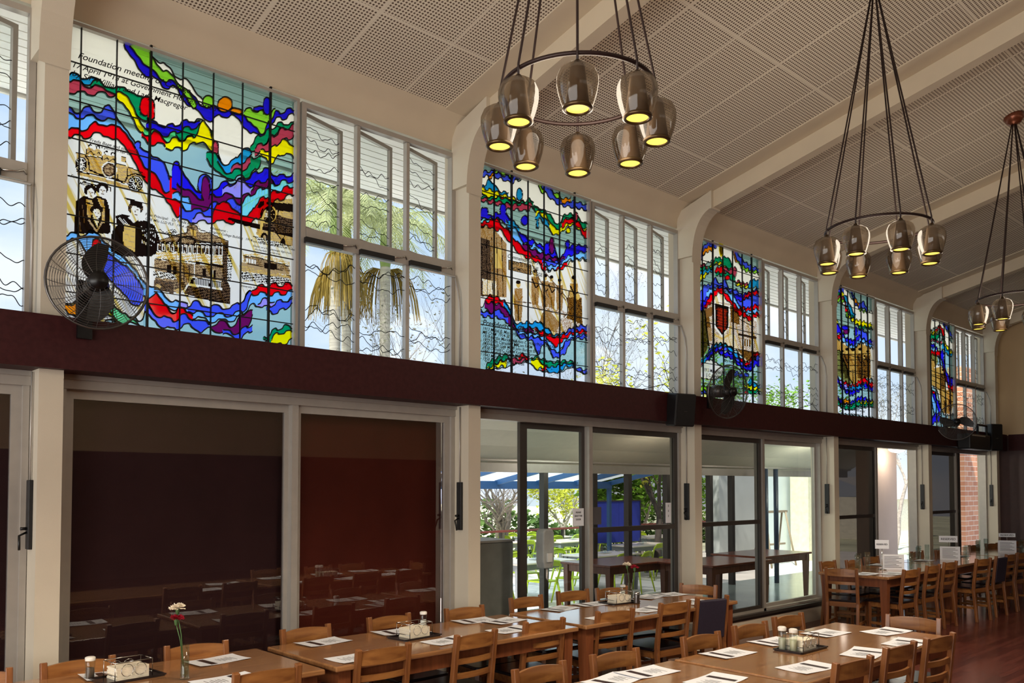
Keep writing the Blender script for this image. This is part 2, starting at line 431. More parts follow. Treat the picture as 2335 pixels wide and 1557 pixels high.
for k in range(-1, 6):
    fx = FX[k + 1] if k >= 0 else FX[0]
    xa = fx + XM_OFF + .03; xb = fx + S - FT - .004
    if xb > XE: xb = XE - .05
    win = MB(); frame_mb(win, xa, xb, GZ0, GZ1, D - .022, D + .034, .038)
    win.box(xa + .04, xb - .04, D - .03, D + .034, ZT0, ZT1)
    th = (xb - xa - .04) / 3
    xs = [xa + .02 + th * i for i in range(4)]
    for i in (1, 2):
        win.box(xs[i] - .018, xs[i] + .018, D - .018, D + .03, GZ0 + .04, ZT0)
        win.box(xs[i] - .014, xs[i] + .016, D - .018, D + .03, ZT1, GZ1 - .04)
    wf = struct('window_%d' % (k + 1), win, M['alu'])
    for i in range(3):
        l, r_ = xs[i] + .02, xs[i + 1] - .02
        pn = MB().quad((l, D + .01, GZ0 + .04), (r_, D + .01, GZ0 + .04), (r_, D + .01, ZT0), (l, D + .01, ZT0))
        pane = pn.build('lower_pane', M['glass'], wf)
        wv = MB(); rs = random.Random(k * 31 + i)
        zb = GZ0 + .12
        grp = [rs.uniform(.10, .2), rs.uniform(.5, .62)]
        for g in grp:
            for j in range(rs.choice((3, 4))):
                wavy(wv, l, r_, GZ0 + .04 + g + j * rs.uniform(.035, .06), rs.uniform(.022, .05), 56, D, k * 97 + i * 13 + j + int(g * 100))
        wv.build('wavy_lead_line', M['lead'], pane)
        # casement sash hinged at its left edge, standing open outwards (closed-ish further along the hall)
        ang = radians(16 if k < 4 else 6)
        sm = MB(); w_ = r_ - l - .005; h0, h1 = ZT1 + .005, GZ1 - .045
        frame_mb(sm, 0, w_, h0, h1, 0, .03, .03, 0)
        sash = sm.build('casement_sash', M['alu'], wf); sash.location = (l, D + .03, 0); sash.rotation_euler = (0, 0, ang)
        pn = MB().quad((.03, .015, h0 + .03), (w_ - .03, .015, h0 + .03), (w_ - .03, .015, h1 - .03), (.03, .015, h1 - .03)).build('sash_pane', M['glass'], sash)
        wv = MB()
        for j in range(rs.choice((6, 7, 8))):
            wavy(wv, .03, w_ - .03, h0 + .1 + j * .105 + rs.uniform(-.05, .03), rs.uniform(.018, .045), 50, .012, k * 77 + i * 19 + j + 5)
        wv.build('wavy_lead_line', M['lead'], sash)
        # winder box and stay
        wb = MB().box(l - .02, l + th * .62, D - .065, D - .03, ZT0 - .005, ZT0 + .035)
        wb.build('winder_box', M['blackmatt'], wf)
        st = MB().tube([(l + th * .62, D - .05, ZT0 + .03), (l + th * .8, D - .04, ZT0 + .045), (r_ - .02, D - .045, ZT0 + .06), (r_ + .0, D - .03, ZT0 + .04)], .006, 6)
        st.build('window_stay', M['chrome'], wf)
    # drive conduit: along the transom, round the corner, down the fin
    cp = MB(); xr = fx + S - FT - .02
    cp.tube([(xb - .4, D - .05, ZT0 - .02), (xb - .02, D - .052, ZT0 - .02), (xr - .01, D - .06, ZT0 - .04), (xr + .015 - .035, D - .11, ZT0 - .16), (xr - .01, D - .12, ZT0 - .3), (xr - .01, D - .12, ZB1 + .01)], .009, 6)
    cp.build('drive_conduit', M['alu'], wf)
    if k in (1, 2):
        lw = MB().box(xs[1] + .18, xs[1] + .42, D - .06, D - .03, GZ0 + .05, GZ0 + .075)
        lw.tube([(xs[1] + .1, D - .08, GZ0 + .05), (xs[2] + .05, D - .13, GZ0 + .15), (xs[2] + .3, D - .1, GZ0 + .05)], .004, 5)
        lw.build('lower_winder', M['blackmatt'], wf)
# ------------------------------------------------------------------ stained glass panels
GC = dict(blue=(30, 22, 225), mid=(62, 84, 235), lime=(140, 222, 50), green=(0, 150, 98), lgreen=(80, 215, 135), yellow=(252, 240, 0),
          red=(240, 0, 14), rose=(186, 62, 88), cyan=(22, 150, 215), lblue=(112, 184, 246), purple=(112, 12, 92), lilac=(160, 146, 240),
          orange=(250, 140, 0), aqua=(120, 216, 240), gold=(190, 130, 30), sienna=(120, 62, 20))
GM = {}
for n_, c_ in GC.items(): GM[n_] = glassmat('glass_' + n_, c_, .30, .03, k=1.0, tl=tuple(min(255, v * 1.05) for v in c_))
GM['teal'] = glassmat('glass_grey_teal', (150, 188, 186), .05, .05)
GM['white'] = glassmat('glass_opal_white', (252, 248, 240), .80, .04)
GM['ray'] = glassmat('glass_opal_with_ochre_rays', (252, 248, 240), .72, .04, streak=dict(col=(226, 196, 96), ang=28, sc=(34, 1, 1.8), p0=.54, p1=.66))
GM['frost'] = glassmat('glass_clear_textured', (232, 238, 240), .25, .05)
PM = dict(k=glassmat('glass_paint_black', (26, 16, 14), 0, .02), d=glassmat('glass_paint_dark_sepia', (112, 86, 64), .1, .02),
          m=glassmat('glass_paint_sepia', (196, 168, 128), .1, .02), o=glassmat('glass_paint_ochre', (236, 200, 112), .1, .02), b=glassmat('glass_paint_brown', (164, 112, 40), .1, .02), r=glassmat('glass_paint_red', (176, 44, 22), .1, .02))
def proj(X, Z, y=D):      # place on the window plane -> photograph coordinates, for reading off the tracing
    v = Vector((X, y, Z)) - _C
    d = v.dot(_fw)
    return CX + F * v.dot(_rt) / d, CY - F * v.dot(_up) / d
def inpoly(x, y, P):
    c = False; j = len(P) - 1
    for i in range(len(P)):
        xi, yi = P[i]; xj, yj = P[j]
        if (yi > y) != (yj > y) and x < (xj - xi) * (y - yi) / (yj - yi + 1e-12) + xi: c = not c
        j = i
    return c
def lerp_tab(T, x):
    if x < T[0][0] or x > T[-1][0]: return None
    for i in range(len(T) - 1):
        if T[i][0] <= x <= T[i + 1][0]:
            u = (x - T[i][0]) / max(1e-9, T[i + 1][0] - T[i][0])
            # smooth through the points
            p0 = T[max(0, i - 1)]; p1 = T[i]; p2 = T[i + 1]; p3 = T[min(len(T) - 1, i + 2)]
            r = []
            for c in (1, 2):
                m1 = (p2[c] - p0[c]) / max(1e-6, p2[0] - p0[0]) * (p2[0] - p1[0]); m2 = (p3[c] - p1[c]) / max(1e-6, p3[0] - p1[0]) * (p2[0] - p1[0])
                r.append((2 * u ** 3 - 3 * u * u + 1) * p1[c] + (u ** 3 - 2 * u * u + u) * m1 + (-2 * u ** 3 + 3 * u * u) * p2[c] + (u ** 3 - u * u) * m2)
            return r
    return None
def stained(fx, label, layers, zs, ox, oy, paint, texts, base='teal', wig=.0145, lam=.128, col=.0045):
    """layers / paint / texts are traced in the coordinates of an enlarged crop (scale zs, origin ox, oy)."""
    x0, x1 = fx + .02, fx + XM_OFF - .02; z0, z1 = GZ0 + .01, GZ1 + .0
    root = empty('stained_glass_panel', (0, 0, 0), 0, label, 'stained glass')
    def cv(p): w = onY(ox + p[0] / zs, oy + p[1] / zs, D); return w.x, w.z
    def wg(X, Z):
        a = (X + .4 * Z) * 2 * pi / lam; b = (X - .7 * Z) * 2 * pi / (lam * .55)
        return wig * (math.tanh(1.9 * sin(a + .8 * sin(X * 9))) + .16 * sin(b))
    L_ = []
    for ly in layers:
        if ly[0] == 'blob':
            _, c, cx, cy, rx, ry = ly
            T = []
            for i in range(13):
                t = -1 + 2 * i / 12; h = sqrt(max(0, 1 - t * t))
                a = cv((cx + rx * t, cy - ry * h)); b = cv((cx + rx * t, cy + ry * h)); T.append((a[0], a[1], b[1]))
            L_.append((c, T, .25))
        else:
            c, pts = ly[0], ly[1]; T = []
            for (px, ya, yb) in pts:
                a = cv((px, ya)); b = cv((px, yb)); T.append((a[0], a[1], b[1]))
            L_.append((c, T, ly[2] if len(ly) > 2 else 1.0))
    for (c, T, wf) in L_:      # bands that reach the edge of the panel run right up to it
        if wf < .3: continue
        if T[0][0] < x0 + .15 and abs(T[0][1] - T[0][2]) > .004: T.insert(0, (x0 - .02, T[0][1], T[0][2]))
        if T[-1][0] > x1 - .13 and abs(T[-1][1] - T[-1][2]) > .004: T.append((x1 + .02, T[-1][1], T[-1][2]))
    names = sorted({l[0] for l in L_} | {base})
    N = int((x1 - x0) / col); g = MB(); ld = MB()
    def val(T, X, wf):
        r = lerp_tab(T, X)
        if r is None: return None
        t = min(z1, max(z0, r[0] + wf * wg(X, r[0]))); b = min(z1, max(z0, r[1] + wf * wg(X, r[1])))
        if b > t: b = t = (b + t) / 2
        return t, b
    tabs = []
    for (c, T, wf) in L_: tabs.append([val(T, x0 + (x1 - x0) * i / (2 * N), wf) for i in range(2 * N + 1)])
    yg = D + .012; yl = D + .004
    for i in range(N):
        XL, XR_ = x0 + (x1 - x0) * i / N, x0 + (x1 - x0) * (i + 1) / N
        segs = [(z1, z0, z1, z1, z0, z0, base)]     # mid top, mid bottom, topL, topR, botL, botR, colour
        for (c, T, wf), tb in zip(L_, tabs):
            m = tb[2 * i + 1]
            if m is None or m[0] - m[1] < 1e-4: continue
            l = tb[2 * i] or m; r = tb[2 * i + 2] or m
            out = []
            for s_ in segs:
                if s_[1] >= m[0] or s_[0] <= m[1]: out.append(s_); continue
                if s_[0] > m[0]: out.append((s_[0], m[0], s_[2], s_[3], l[0], r[0], s_[6]))
                if s_[1] < m[1]: out.append((m[1], s_[1], l[1], r[1], s_[4], s_[5], s_[6]))
            out.append((m[0], m[1], l[0], r[0], l[1], r[1], c))
            segs = sorted(out, key=lambda q: -q[0])
        # join neighbours of one colour
        for j, s_ in enumerate(segs):
            mi = names.index(s_[6])
            g.quad((XL, yg, s_[4]), (XR_, yg, s_[5]), (XR_, yg, s_[3]), (XL, yg, s_[2]), mi)
            if j and segs[j - 1][6] != s_[6]:
                a, b = s_[2], s_[3]; h = .0042 * sqrt(1 + ((b - a) / (XR_ - XL)) ** 2); h = min(h, .03)
                ld.quad((XL, yl, a - h), (XR_, yl, b - h), (XR_, yl, b + h), (XL, yl, a + h))
                ld.quad((XL, yl, a - h), (XL, yg + .008, a - h), (XR_, yg + .008, b - h), (XR_, yl, b - h))
    g.build('coloured_glass', [GM[n] for n in names], root)
    ld.build('lead_came', M['lead'], root)
    # saddle bars
    br = MB(); xx = x1 - .195; i = 0
    while xx > x0 + .03:
        t = .0065 if i % 4 == 0 else .003
        br.box(xx - t, xx + t, D - .012 - t, D + .002, z0, z1 + (.03 if i % 4 == 0 else 0)); xx -= .21; i += 1
    for i in range(1, 8):
        zz = z0 + (z1 - z0) * i / 8; br.box(x0, x1, D - .006, D + .002, zz - .0035, zz + .0035)
    br.build('saddle_bar', M['lead'], root)
    fr = MB(); frame_mb(fr, x0 - .02, x1 + .03, z0 - .02, z1 + .01, D - .025, D + .05, .022); fr.build('panel_frame', M['alu'], root)
    # painted scenes, fired on the room side of the glass
    if paint:
        q = .0058; keys = list(PM); pm = MB(); shp = []
        for sh in paint:
            s2, o2x, o2y = sh[0]; kind = sh[1]
            def tr(p): return (o2x + p[0] / s2, o2y + p[1] / s2)
            if kind == 'poly': P = [tr(p) for p in sh[3]]
            elif kind == 'ell':
                cx, cy, rx, ry = sh[3]; P = [tr((cx + rx * cos(a * pi / 9), cy + ry * sin(a * pi / 9))) for a in range(18)]
            elif kind == 'line':
                P_ = [tr(p) for p in sh[3]]; w = sh[4] / s2 / 2
                for a, b in zip(P_[:-1], P_[1:]):
                    dx, dy = b[0] - a[0], b[1] - a[1]; ll = max(1e-6, sqrt(dx * dx + dy * dy)); nx, ny = -dy / ll * w, dx / ll * w
                    P = [(a[0] + nx, a[1] + ny), (b[0] + nx, b[1] + ny), (b[0] - nx, b[1] - ny), (a[0] - nx, a[1] - ny)]
                    shp.append((min(p[0] for p in P), max(p[0] for p in P), min(p[1] for p in P), max(p[1] for p in P), P, sh[2]))
                continue
            shp.append((min(p[0] for p in P), max(p[0] for p in P), min(p[1] for p in P), max(p[1] for p in P), P, sh[2]))
        nx_ = int((x1 - x0) / q); nz_ = int((z1 - z0) / q); rr = random.Random(3)
        corners = [proj(x0, z1), proj(x1, z1)]
        for j in range(nz_):
            Z = z0 + (j + .5) * q; run = None
            for i in range(nx_ + 1):
                X = x0 + (i + .5) * q; c = None
                if i < nx_:
                    px, py = proj(X, Z)
                    for s_ in reversed(shp):
                        if s_[0] <= px <= s_[1] and s_[2] <= py <= s_[3] and inpoly(px, py, s_[4]):
                            c = s_[5]
                            if len(c) > 1:      # cross-hatched mixture of tones
                                h = (sin(px * 1.9 + py * 1.3) + sin(px * .7 - py * 2.3) + rr.uniform(-1.1, 1.1))
                                c = c[0] if h > 0 else c[1]
                            break
                    if c == '_': c = None
                if run and run[1] != c:
                    pm.quad((run[0], D - .0015, Z - q / 2), (X - q / 2, D - .0015, Z - q / 2), (X - q / 2, D - .0015, Z + q / 2), (run[0], D - .0015, Z + q / 2), keys.index(run[1])); run = None
                if c and not run: run = (X - q / 2, c)
        pm.build('painted_scene', [PM[k_] for k_ in keys], root)
    for (body, px, py, size, *rest) in texts:
        w = onY(px, py, D)
        t = text_mesh(body, size, M['lead'], shear=rest[0] if rest else .25); t.name = 'lettering'; t.parent = root
        t.location = (w.x, D - .004, w.z)
    return root
def text_mesh(body, size, m, shear=0, align='LEFT', rot=(pi / 2, 0, 0), extrude=.0006, sx=1.0):
    cu = bpy.data.curves.new('lettering', 'FONT'); cu.body = body; cu.size = size; cu.shear = shear; cu.align_x = align; cu.extrude = extrude
    cu.offset = size * .008
    o = bpy.data.objects.new('lettering', cu); COL.objects.link(o)
    dg = bpy.context.evaluated_depsgraph_get(); me = bpy.data.meshes.new_from_object(o.evaluated_get(dg))
    bpy.data.objects.remove(o); bpy.data.curves.remove(cu)
    me.materials.clear(); me.materials.append(m)
    r = bpy.data.objects.new('lettering', me); COL.objects.link(r); r.rotation_euler = rot; r.scale = (sx, 1, 1)
    return r

# ---- first panel: motor car, graduates, college house, biplane, ferry
ZA = (5.767, 170, 290); ZB = (4.45, 330, 440)
def figure(z, cx, top, h, c='dm', cloak='d'):
    w = h * .095
    return [(z, 'poly', c, [(cx - w, top + h * .2), (cx + w, top + h * .2), (cx + w * 1.1, top + h * .62), (cx + w * .8, top + h), (cx - w * .8, top + h), (cx - w * 1.1, top + h * .62)]),
            (z, 'ell', 'o', (cx, top + h * .1, w * .55, h * .09)), (z, 'ell', 'k', (cx, top + h * .05, w * .6, h * .05)),
            (z, 'line', cloak, [(cx - w * .9, top + h * .25), (cx + w * .2, top + h * .5), (cx + w * 1.1, top + h * .4)], w * .35),
            (z, 'line', 'k', [(cx, top + h * .62), (cx, top + h)], w * .2)]
P1 = []
A = P1.append
A((ZA, 'poly', 'om', [(30, 590), (440, 690), (900, 830), (850, 880), (430, 735), (30, 620)]))
A((ZA, 'poly', 'mo', [(20, 335), (120, 345), (200, 385), (330, 395), (440, 435), (540, 475), (610, 495), (700, 520), (810, 565), (930, 620), (900, 700), (680, 740), (560, 700), (430, 665), (300, 630), (180, 590), (30, 575)]))
for pl, wd in (([(20, 335), (130, 360), (180, 430), (195, 560), (300, 610), (430, 650), (660, 720), (700, 640), (800, 610), (930, 660)], 18), ([(130, 375), (330, 400), (440, 450), (540, 480), (560, 560), (560, 690)], 12), ([(700, 520), (690, 640)], 10), ([(540, 475), (700, 520), (900, 600)], 10), ([(20, 580), (440, 660), (660, 740)], 14)): A((ZA, 'line', 'k', pl, wd))
for (cx, cy, rx, ry) in ((85, 490, 78, 100), (800, 745, 100, 108)):
    A((ZA, 'ell', 'k', (cx, cy, rx, ry))); A((ZA, 'ell', '_', (cx, cy, rx * .86, ry * .86))); A((ZA, 'ell', 'k', (cx, cy, rx * .78, ry * .78)))
    for a in range(12): A((ZA, 'line', '_', [(cx, cy), (cx + rx * .7 * cos(a * pi / 6), cy + ry * .7 * sin(a * pi / 6))], 9))
    A((ZA, 'ell', 'k', (cx, cy, rx * .17, ry * .17)))
A((ZA, 'ell', '_', (455, 560, 104, 108))); A((ZA, 'ell', 'kd', (455, 560, 86, 92))); A((ZA, 'ell', 'md', (455, 560, 60, 66)))
A((ZA, 'poly', 'om', [(610, 385), (680, 405), (670, 460), (608, 450)])); A((ZA, 'line', 'k', [(610, 385), (680, 405), (670, 460)], 7))
for cx, cy in ((205, 252), (305, 268), (415, 338), (500, 355)):
    A((ZA, 'poly', 'mo', [(cx - 60, cy + 105), (cx - 50, cy + 30), (cx, cy + 18), (cx + 45, cy + 45), (cx + 55, cy + 120)])); A((ZA, 'ell', 'k', (cx, cy - 4, 26, 27))); A((ZA, 'ell', '_', (cx + 2, cy + 6, 18, 18)))
    A((ZA, 'line', 'k', [(cx - 50, cy + 35), (cx - 55, cy + 100), (cx + 10, cy + 60), (cx + 45, cy + 110)], 9))
# graduates
A((ZA, 'poly', 'k', [(10, 980), (120, 905), (240, 935), (300, 900), (420, 950), (455, 1050), (470, 1390), (0, 1400)]))
A((ZA, 'poly', 'mo', [(150, 950), (235, 960), (240, 1080), (210, 1190), (170, 1190)])); A((ZA, 'poly', 'mo', [(300, 930), (390, 960), (400, 1260), (360, 1260), (350, 1080)]))
for cx, cy in ((205, 870), (362, 842)):
    A((ZA, 'ell', 'k', (cx, cy - 40, 85, 75))); A((ZA, 'ell', '_', (cx + 6, cy, 48, 66))); A((ZA, 'line', 'd', [(cx - 22, cy - 15), (cx - 4, cy - 15)], 9)); A((ZA, 'line', 'd', [(cx + 14, cy - 12), (cx + 34, cy - 10)], 9)); A((ZA, 'line', 'd', [(cx - 8, cy + 36), (cx + 20, cy + 38)], 8)); A((ZA, 'line', 'm', [(cx + 6, cy - 8), (cx + 8, cy + 18)], 6))
A((ZA, 'line', 'k', [(110, 715), (290, 770)], 16)); A((ZA, 'line', 'k', [(230, 692), (478, 795), (470, 850)], 12))
A((ZA, 'poly', 'k', [(50, 1400), (120, 1230), (200, 1190), (290, 1240), (400, 1290), (450, 1400)])); A((ZA, 'poly', '_', [(235, 1190), (320, 1215), (295, 1320)])); A((ZA, 'line', 'm', [(180, 1215), (290, 1370), (360, 1250)], 22))
A((ZA, 'ell', 'k', (288, 1085, 85, 60))); A((ZA, 'ell', '_', (288, 1142, 56, 68))); A((ZA, 'line', 'k', [(145, 990), (410, 1072)], 16))
A((ZA, 'line', 'd', [(262, 1125), (280, 1127)], 9)); A((ZA, 'line', 'd', [(304, 1130), (324, 1133)], 9)); A((ZA, 'line', 'd', [(275, 1176), (305, 1180)], 8))
for a in range(7): A((ZA, 'line', 'd', [(30 + a * 18, 1010 + a * 3), (20 + a * 16, 1370)], 4))
# principal in a gown
A((ZA, 'poly', 'k', [(540, 1165), (640, 1140), (720, 1165), (850, 1235), (930, 1225), (1050, 1290), (1115, 1470), (1110, 1640), (1000, 1700), (620, 1700), (480, 1640), (490, 1380), (555, 1290)]))
A((ZA, 'poly', 'oo', [(660, 1270), (800, 1310), (790, 1640), (650, 1560), (630, 1440)])); A((ZA, 'poly', '_', [(700, 1190), (780, 1260), (850, 1200), (850, 1160), (760, 1150)]))
for a in range(4): A((ZA, 'line', 'm', [(650 + a * 6, 1330 + a * 75), (790, 1370 + a * 75)], 9))
A((ZA, 'ell', 'kd', (800, 1065, 100, 90))); A((ZA, 'ell', '_', (800, 1105, 64, 76))); A((ZA, 'poly', 'k', [(735, 965), (885, 1000), (890, 1070), (720, 1020)])); A((ZA, 'line', 'k', [(650, 932), (965, 1012)], 15))
for pl in ([(765, 1080), (792, 1082)], [(815, 1086), (842, 1092)], [(785, 1150), (822, 1156)], [(802, 1095), (796, 1126)]): A((ZA, 'line', 'd', pl, 9))
for a in range(7): A((ZA, 'line', '_', [(880 + a * 26, 1300 + a * 6), (900 + a * 27, 1420), (880 + a * 26, 1560)], 5))
for a in range(4): A((ZA, 'line', '_', [(575 + a * 18, 1190), (660 + a * 16, 1290)], 5))
# college house
A((ZB, 'poly', 'md', [(105, 495), (200, 462), (330, 422), (430, 400), (430, 342), (487, 314), (535, 348), (550, 400), (650, 402), (850, 492), (800, 512), (110, 502)]))
A((ZB, 'line', 'k', [(105, 495), (330, 422), (430, 400), (425, 342), (487, 314), (540, 345)], 8)); A((ZB, 'line', 'k', [(530, 360), (650, 405), (850, 492)], 8)); A((ZB, 'line', 'k', [(105, 498), (500, 500), (850, 510)], 12))
A((ZB, 'poly', 'o', [(465, 365), (520, 380), (520, 440), (465, 425)])); A((ZB, 'line', 'k', [(490, 370), (490, 435)], 14)); A((ZB, 'ell', 'k', (428, 490, 92, 58))); A((ZB, 'ell', 'md', (428, 496, 72, 44))); 
A((ZB, 'poly', 'k', [(115, 505), (800, 522), (800, 635), (115, 590)]))
for i in range(15):
    xx = 128 + i * 44.5; yy = 515 + i * 1.8; h = 72 + i * 1.9
    A((ZB, 'poly', '_', [(xx, yy), (xx + 36, yy + 1), (xx + 36, yy + h), (xx, yy + h - 2)])); A((ZB, 'poly', 'kd', [(xx + 6, yy + 22), (xx + 31, yy + 23), (xx + 31, yy + h - 8), (xx + 6, yy + h - 9)])); A((ZB, 'poly', 'dm', [(xx + 6, yy + 6), (xx + 31, yy + 7), (xx + 31, yy + 17), (xx + 6, yy + 16)]))
A((ZB, 'poly', 'o_', [(112, 592), (798, 640), (798, 745), (112, 668)])); A((ZB, 'line', 'k', [(105, 668), (500, 700), (800, 750)], 8)); A((ZB, 'line', 'm', [(512, 620), (512, 700)], 6)); A((ZB, 'line', 'm', [(320, 605), (320, 680)], 6))
A((ZB, 'poly', 'dm', [(100, 672), (798, 755), (798, 960), (100, 900)])); A((ZB, 'line', 'k', [(520, 705), (790, 745)], 22))
for (x_, y_, w_, h_) in ((226, 726, 44, 88), (290, 740, 34, 80), (585, 770, 38, 86), (662, 780, 56, 92)): A((ZB, 'poly', 'k', [(x_, y_), (x_ + w_, y_ + 4), (x_ + w_, y_ + h_ + 4), (x_, y_ + h_)]))
A((ZB, 'line', '_', [(690, 785), (690, 872)], 5)); A((ZB, 'poly', 'md', [(402, 738), (490, 745), (488, 905), (400, 895)])); A((ZB, 'line', 'k', [(402, 738), (400, 890)], 7)); A((ZB, 'line', 'k', [(450, 742), (448, 900)], 5)); A((ZB, 'line', '_', [(503, 705), (500, 925)], 9))
A((ZB, 'poly', 'k', [(455, 850), (780, 905), (780, 965), (455, 925)]))
for i in range(18): A((ZB, 'line', '_', [(462 + i * 18, 858 + i * 3), (462 + i * 18, 915 + i * 3)], 8))
A((ZB, 'line', '_', [(455, 848), (780, 900)], 8)); A((ZB, 'line', '_', [(455, 925), (785, 975)], 11))
A((ZB, 'poly', 'kd', [(440, 940), (790, 985), (790, 1110), (620, 1085), (395, 1020)])); A((ZB, 'poly', 'md', [(300, 895), (440, 900), (390, 1010), (290, 1010)])); A((ZB, 'line', '_', [(455, 912), (370, 1015)], 14))
for i in range(6): A((ZB, 'line', 'k', [(300, 905 + i * 18), (430 - i * 8, 912 + i * 18)], 5))
A((ZB, 'poly', 'kd', [(790, 505), (848, 492), (835, 880), (865, 960), (862, 1125), (785, 1108)])); A((ZB, 'poly', 'k_', [(835, 620), (880, 640), (885, 760), (870, 900), (832, 900)]))
A((ZB, 'poly', 'k_', [(85, 790), (320, 820), (320, 880), (90, 860)])); A((ZB, 'poly', 'dk', [(95, 880), (300, 910), (290, 1020), (90, 980)])); A((ZB, 'ell', 'om', (135, 950, 30, 28))); A((ZB, 'ell', 'om', (340, 995, 34, 26))); A((ZB, 'line', 'k', [(90, 1000), (400, 1040), (790, 1110), (860, 1125)], 12))
A((ZB, 'poly', 'k_', [(220, 385), (290, 365), (340, 390), (310, 430), (230, 440)])); A((ZB, 'line', 'k', [(145, 360), (200, 410), (235, 390)], 7))
# biplane
A((ZB, 'poly', 'om', [(1180, 60), (1500, 60), (1500, 540), (1240, 480), (1130, 420)])); A((ZB, 'poly', 'k', [(1170, 82), (1500, 112), (1500, 196), (1140, 150)])); A((ZB, 'poly', 'k', [(840, 250), (950, 268), (1500, 400), (1500, 452), (950, 312), (840, 266)]))
A((ZB, 'poly', 'kd', [(1200, 180), (1500, 270), (1500, 410), (1330, 400), (1190, 330)])); A((ZB, 'ell', 'o', (1245, 215, 92, 98))); A((ZB, 'ell', 'k', (1250, 218, 78, 84))); A((ZB, 'ell', 'd_', (1245, 215, 34, 36)))
for a in range(9): A((ZB, 'line', 'm', [(1250, 218), (1250 + 70 * cos(a * .7), 218 + 74 * sin(a * .7))], 5))
A((ZB, 'line', 'o', [(1226, 85), (1205, 220), (1158, 478)], 26)); A((ZB, 'ell', 'k', (1212, 452, 36, 50))); A((ZB, 'ell', 'm', (1212, 452, 16, 24))); A((ZB, 'ell', 'k', (1402, 505, 26, 46))); A((ZB, 'line', 'k', [(1355, 120), (1350, 390)], 9)); A((ZB, 'line', 'k', [(1280, 320), (1400, 500), (1440, 320)], 9)); A((ZB, 'poly', 'k_', [(1100, 440), (1240, 470), (1490, 540), (1490, 560), (1200, 520)]))
# ferry
A((ZB, 'poly', 'o_', [(990, 620), (1130, 610), (1470, 700), (1480, 900), (1000, 900)])); A((ZB, 'poly', 'dm', [(1010, 632), (1150, 660), (1460, 745), (1470, 800), (1200, 762), (1010, 700)])); A((ZB, 'poly', 'm', [(975, 700), (1200, 752), (1470, 795), (1470, 830), (1200, 800), (985, 755)])); A((ZB, 'line', 'k', [(975, 765), (1200, 812), (1480, 845)], 12)); A((ZB, 'line', 'k', [(975, 700), (1200, 752), (1475, 795)], 6)); A((ZB, 'line', 'k', [(1000, 632), (1180, 665), (1465, 742)], 8))
for i in range(4): A((ZB, 'poly', '_', [(1025 + i * 28, 660 + i * 5), (1045 + i * 28, 663 + i * 5), (1045 + i * 28, 705 + i * 5), (1025 + i * 28, 700 + i * 5)]))
A((ZB, 'poly', 'k', [(1210, 705), (1340, 722), (1340, 782), (1210, 765)])); A((ZB, 'poly', 'k_', [(960, 800), (1480, 850), (1480, 930), (1300, 935), (1000, 880)])); A((ZB, 'poly', 'mo', [(960, 730), (1480, 850), (1480, 870), (970, 790)]))
T1 = [('Foundation meeting of College,', 176, 132, .056, .35), ('17 April 1913 at Government House, hosted', 162, 152, .050, .35), ('by Sir William and Lady Macgregor', 163, 172, .050, .35),
      ('Freda Bage and students', 203, 322, 0.029, .3), ('on a picnic in her car', 216, 334, 0.026, .3), ('First students', 160, 404, 0.026, .3), ('March', 180, 420, 0.024, .3),
      ('First Principal:   Dr Freda Bage', 330, 491, 0.026, .3), ('OBE MSc LLD FLS   1914 - 1946', 330, 501, 0.024, .3), ('Chislehurst -', 478, 522, 0.024, .3), ('Original College Building   1914', 476, 530, 0.024, .3),
      ('Freda Bage and students Maria from Walkerto', 572, 551, 0.019, .3), ('Sinclair on a first passenger flight from', 576, 562, 0.019, .3), ('Archerfield Aerodrome', 580, 570, 0.020, .3), ('University Ferry', 546, 653, 0.022, .3)]
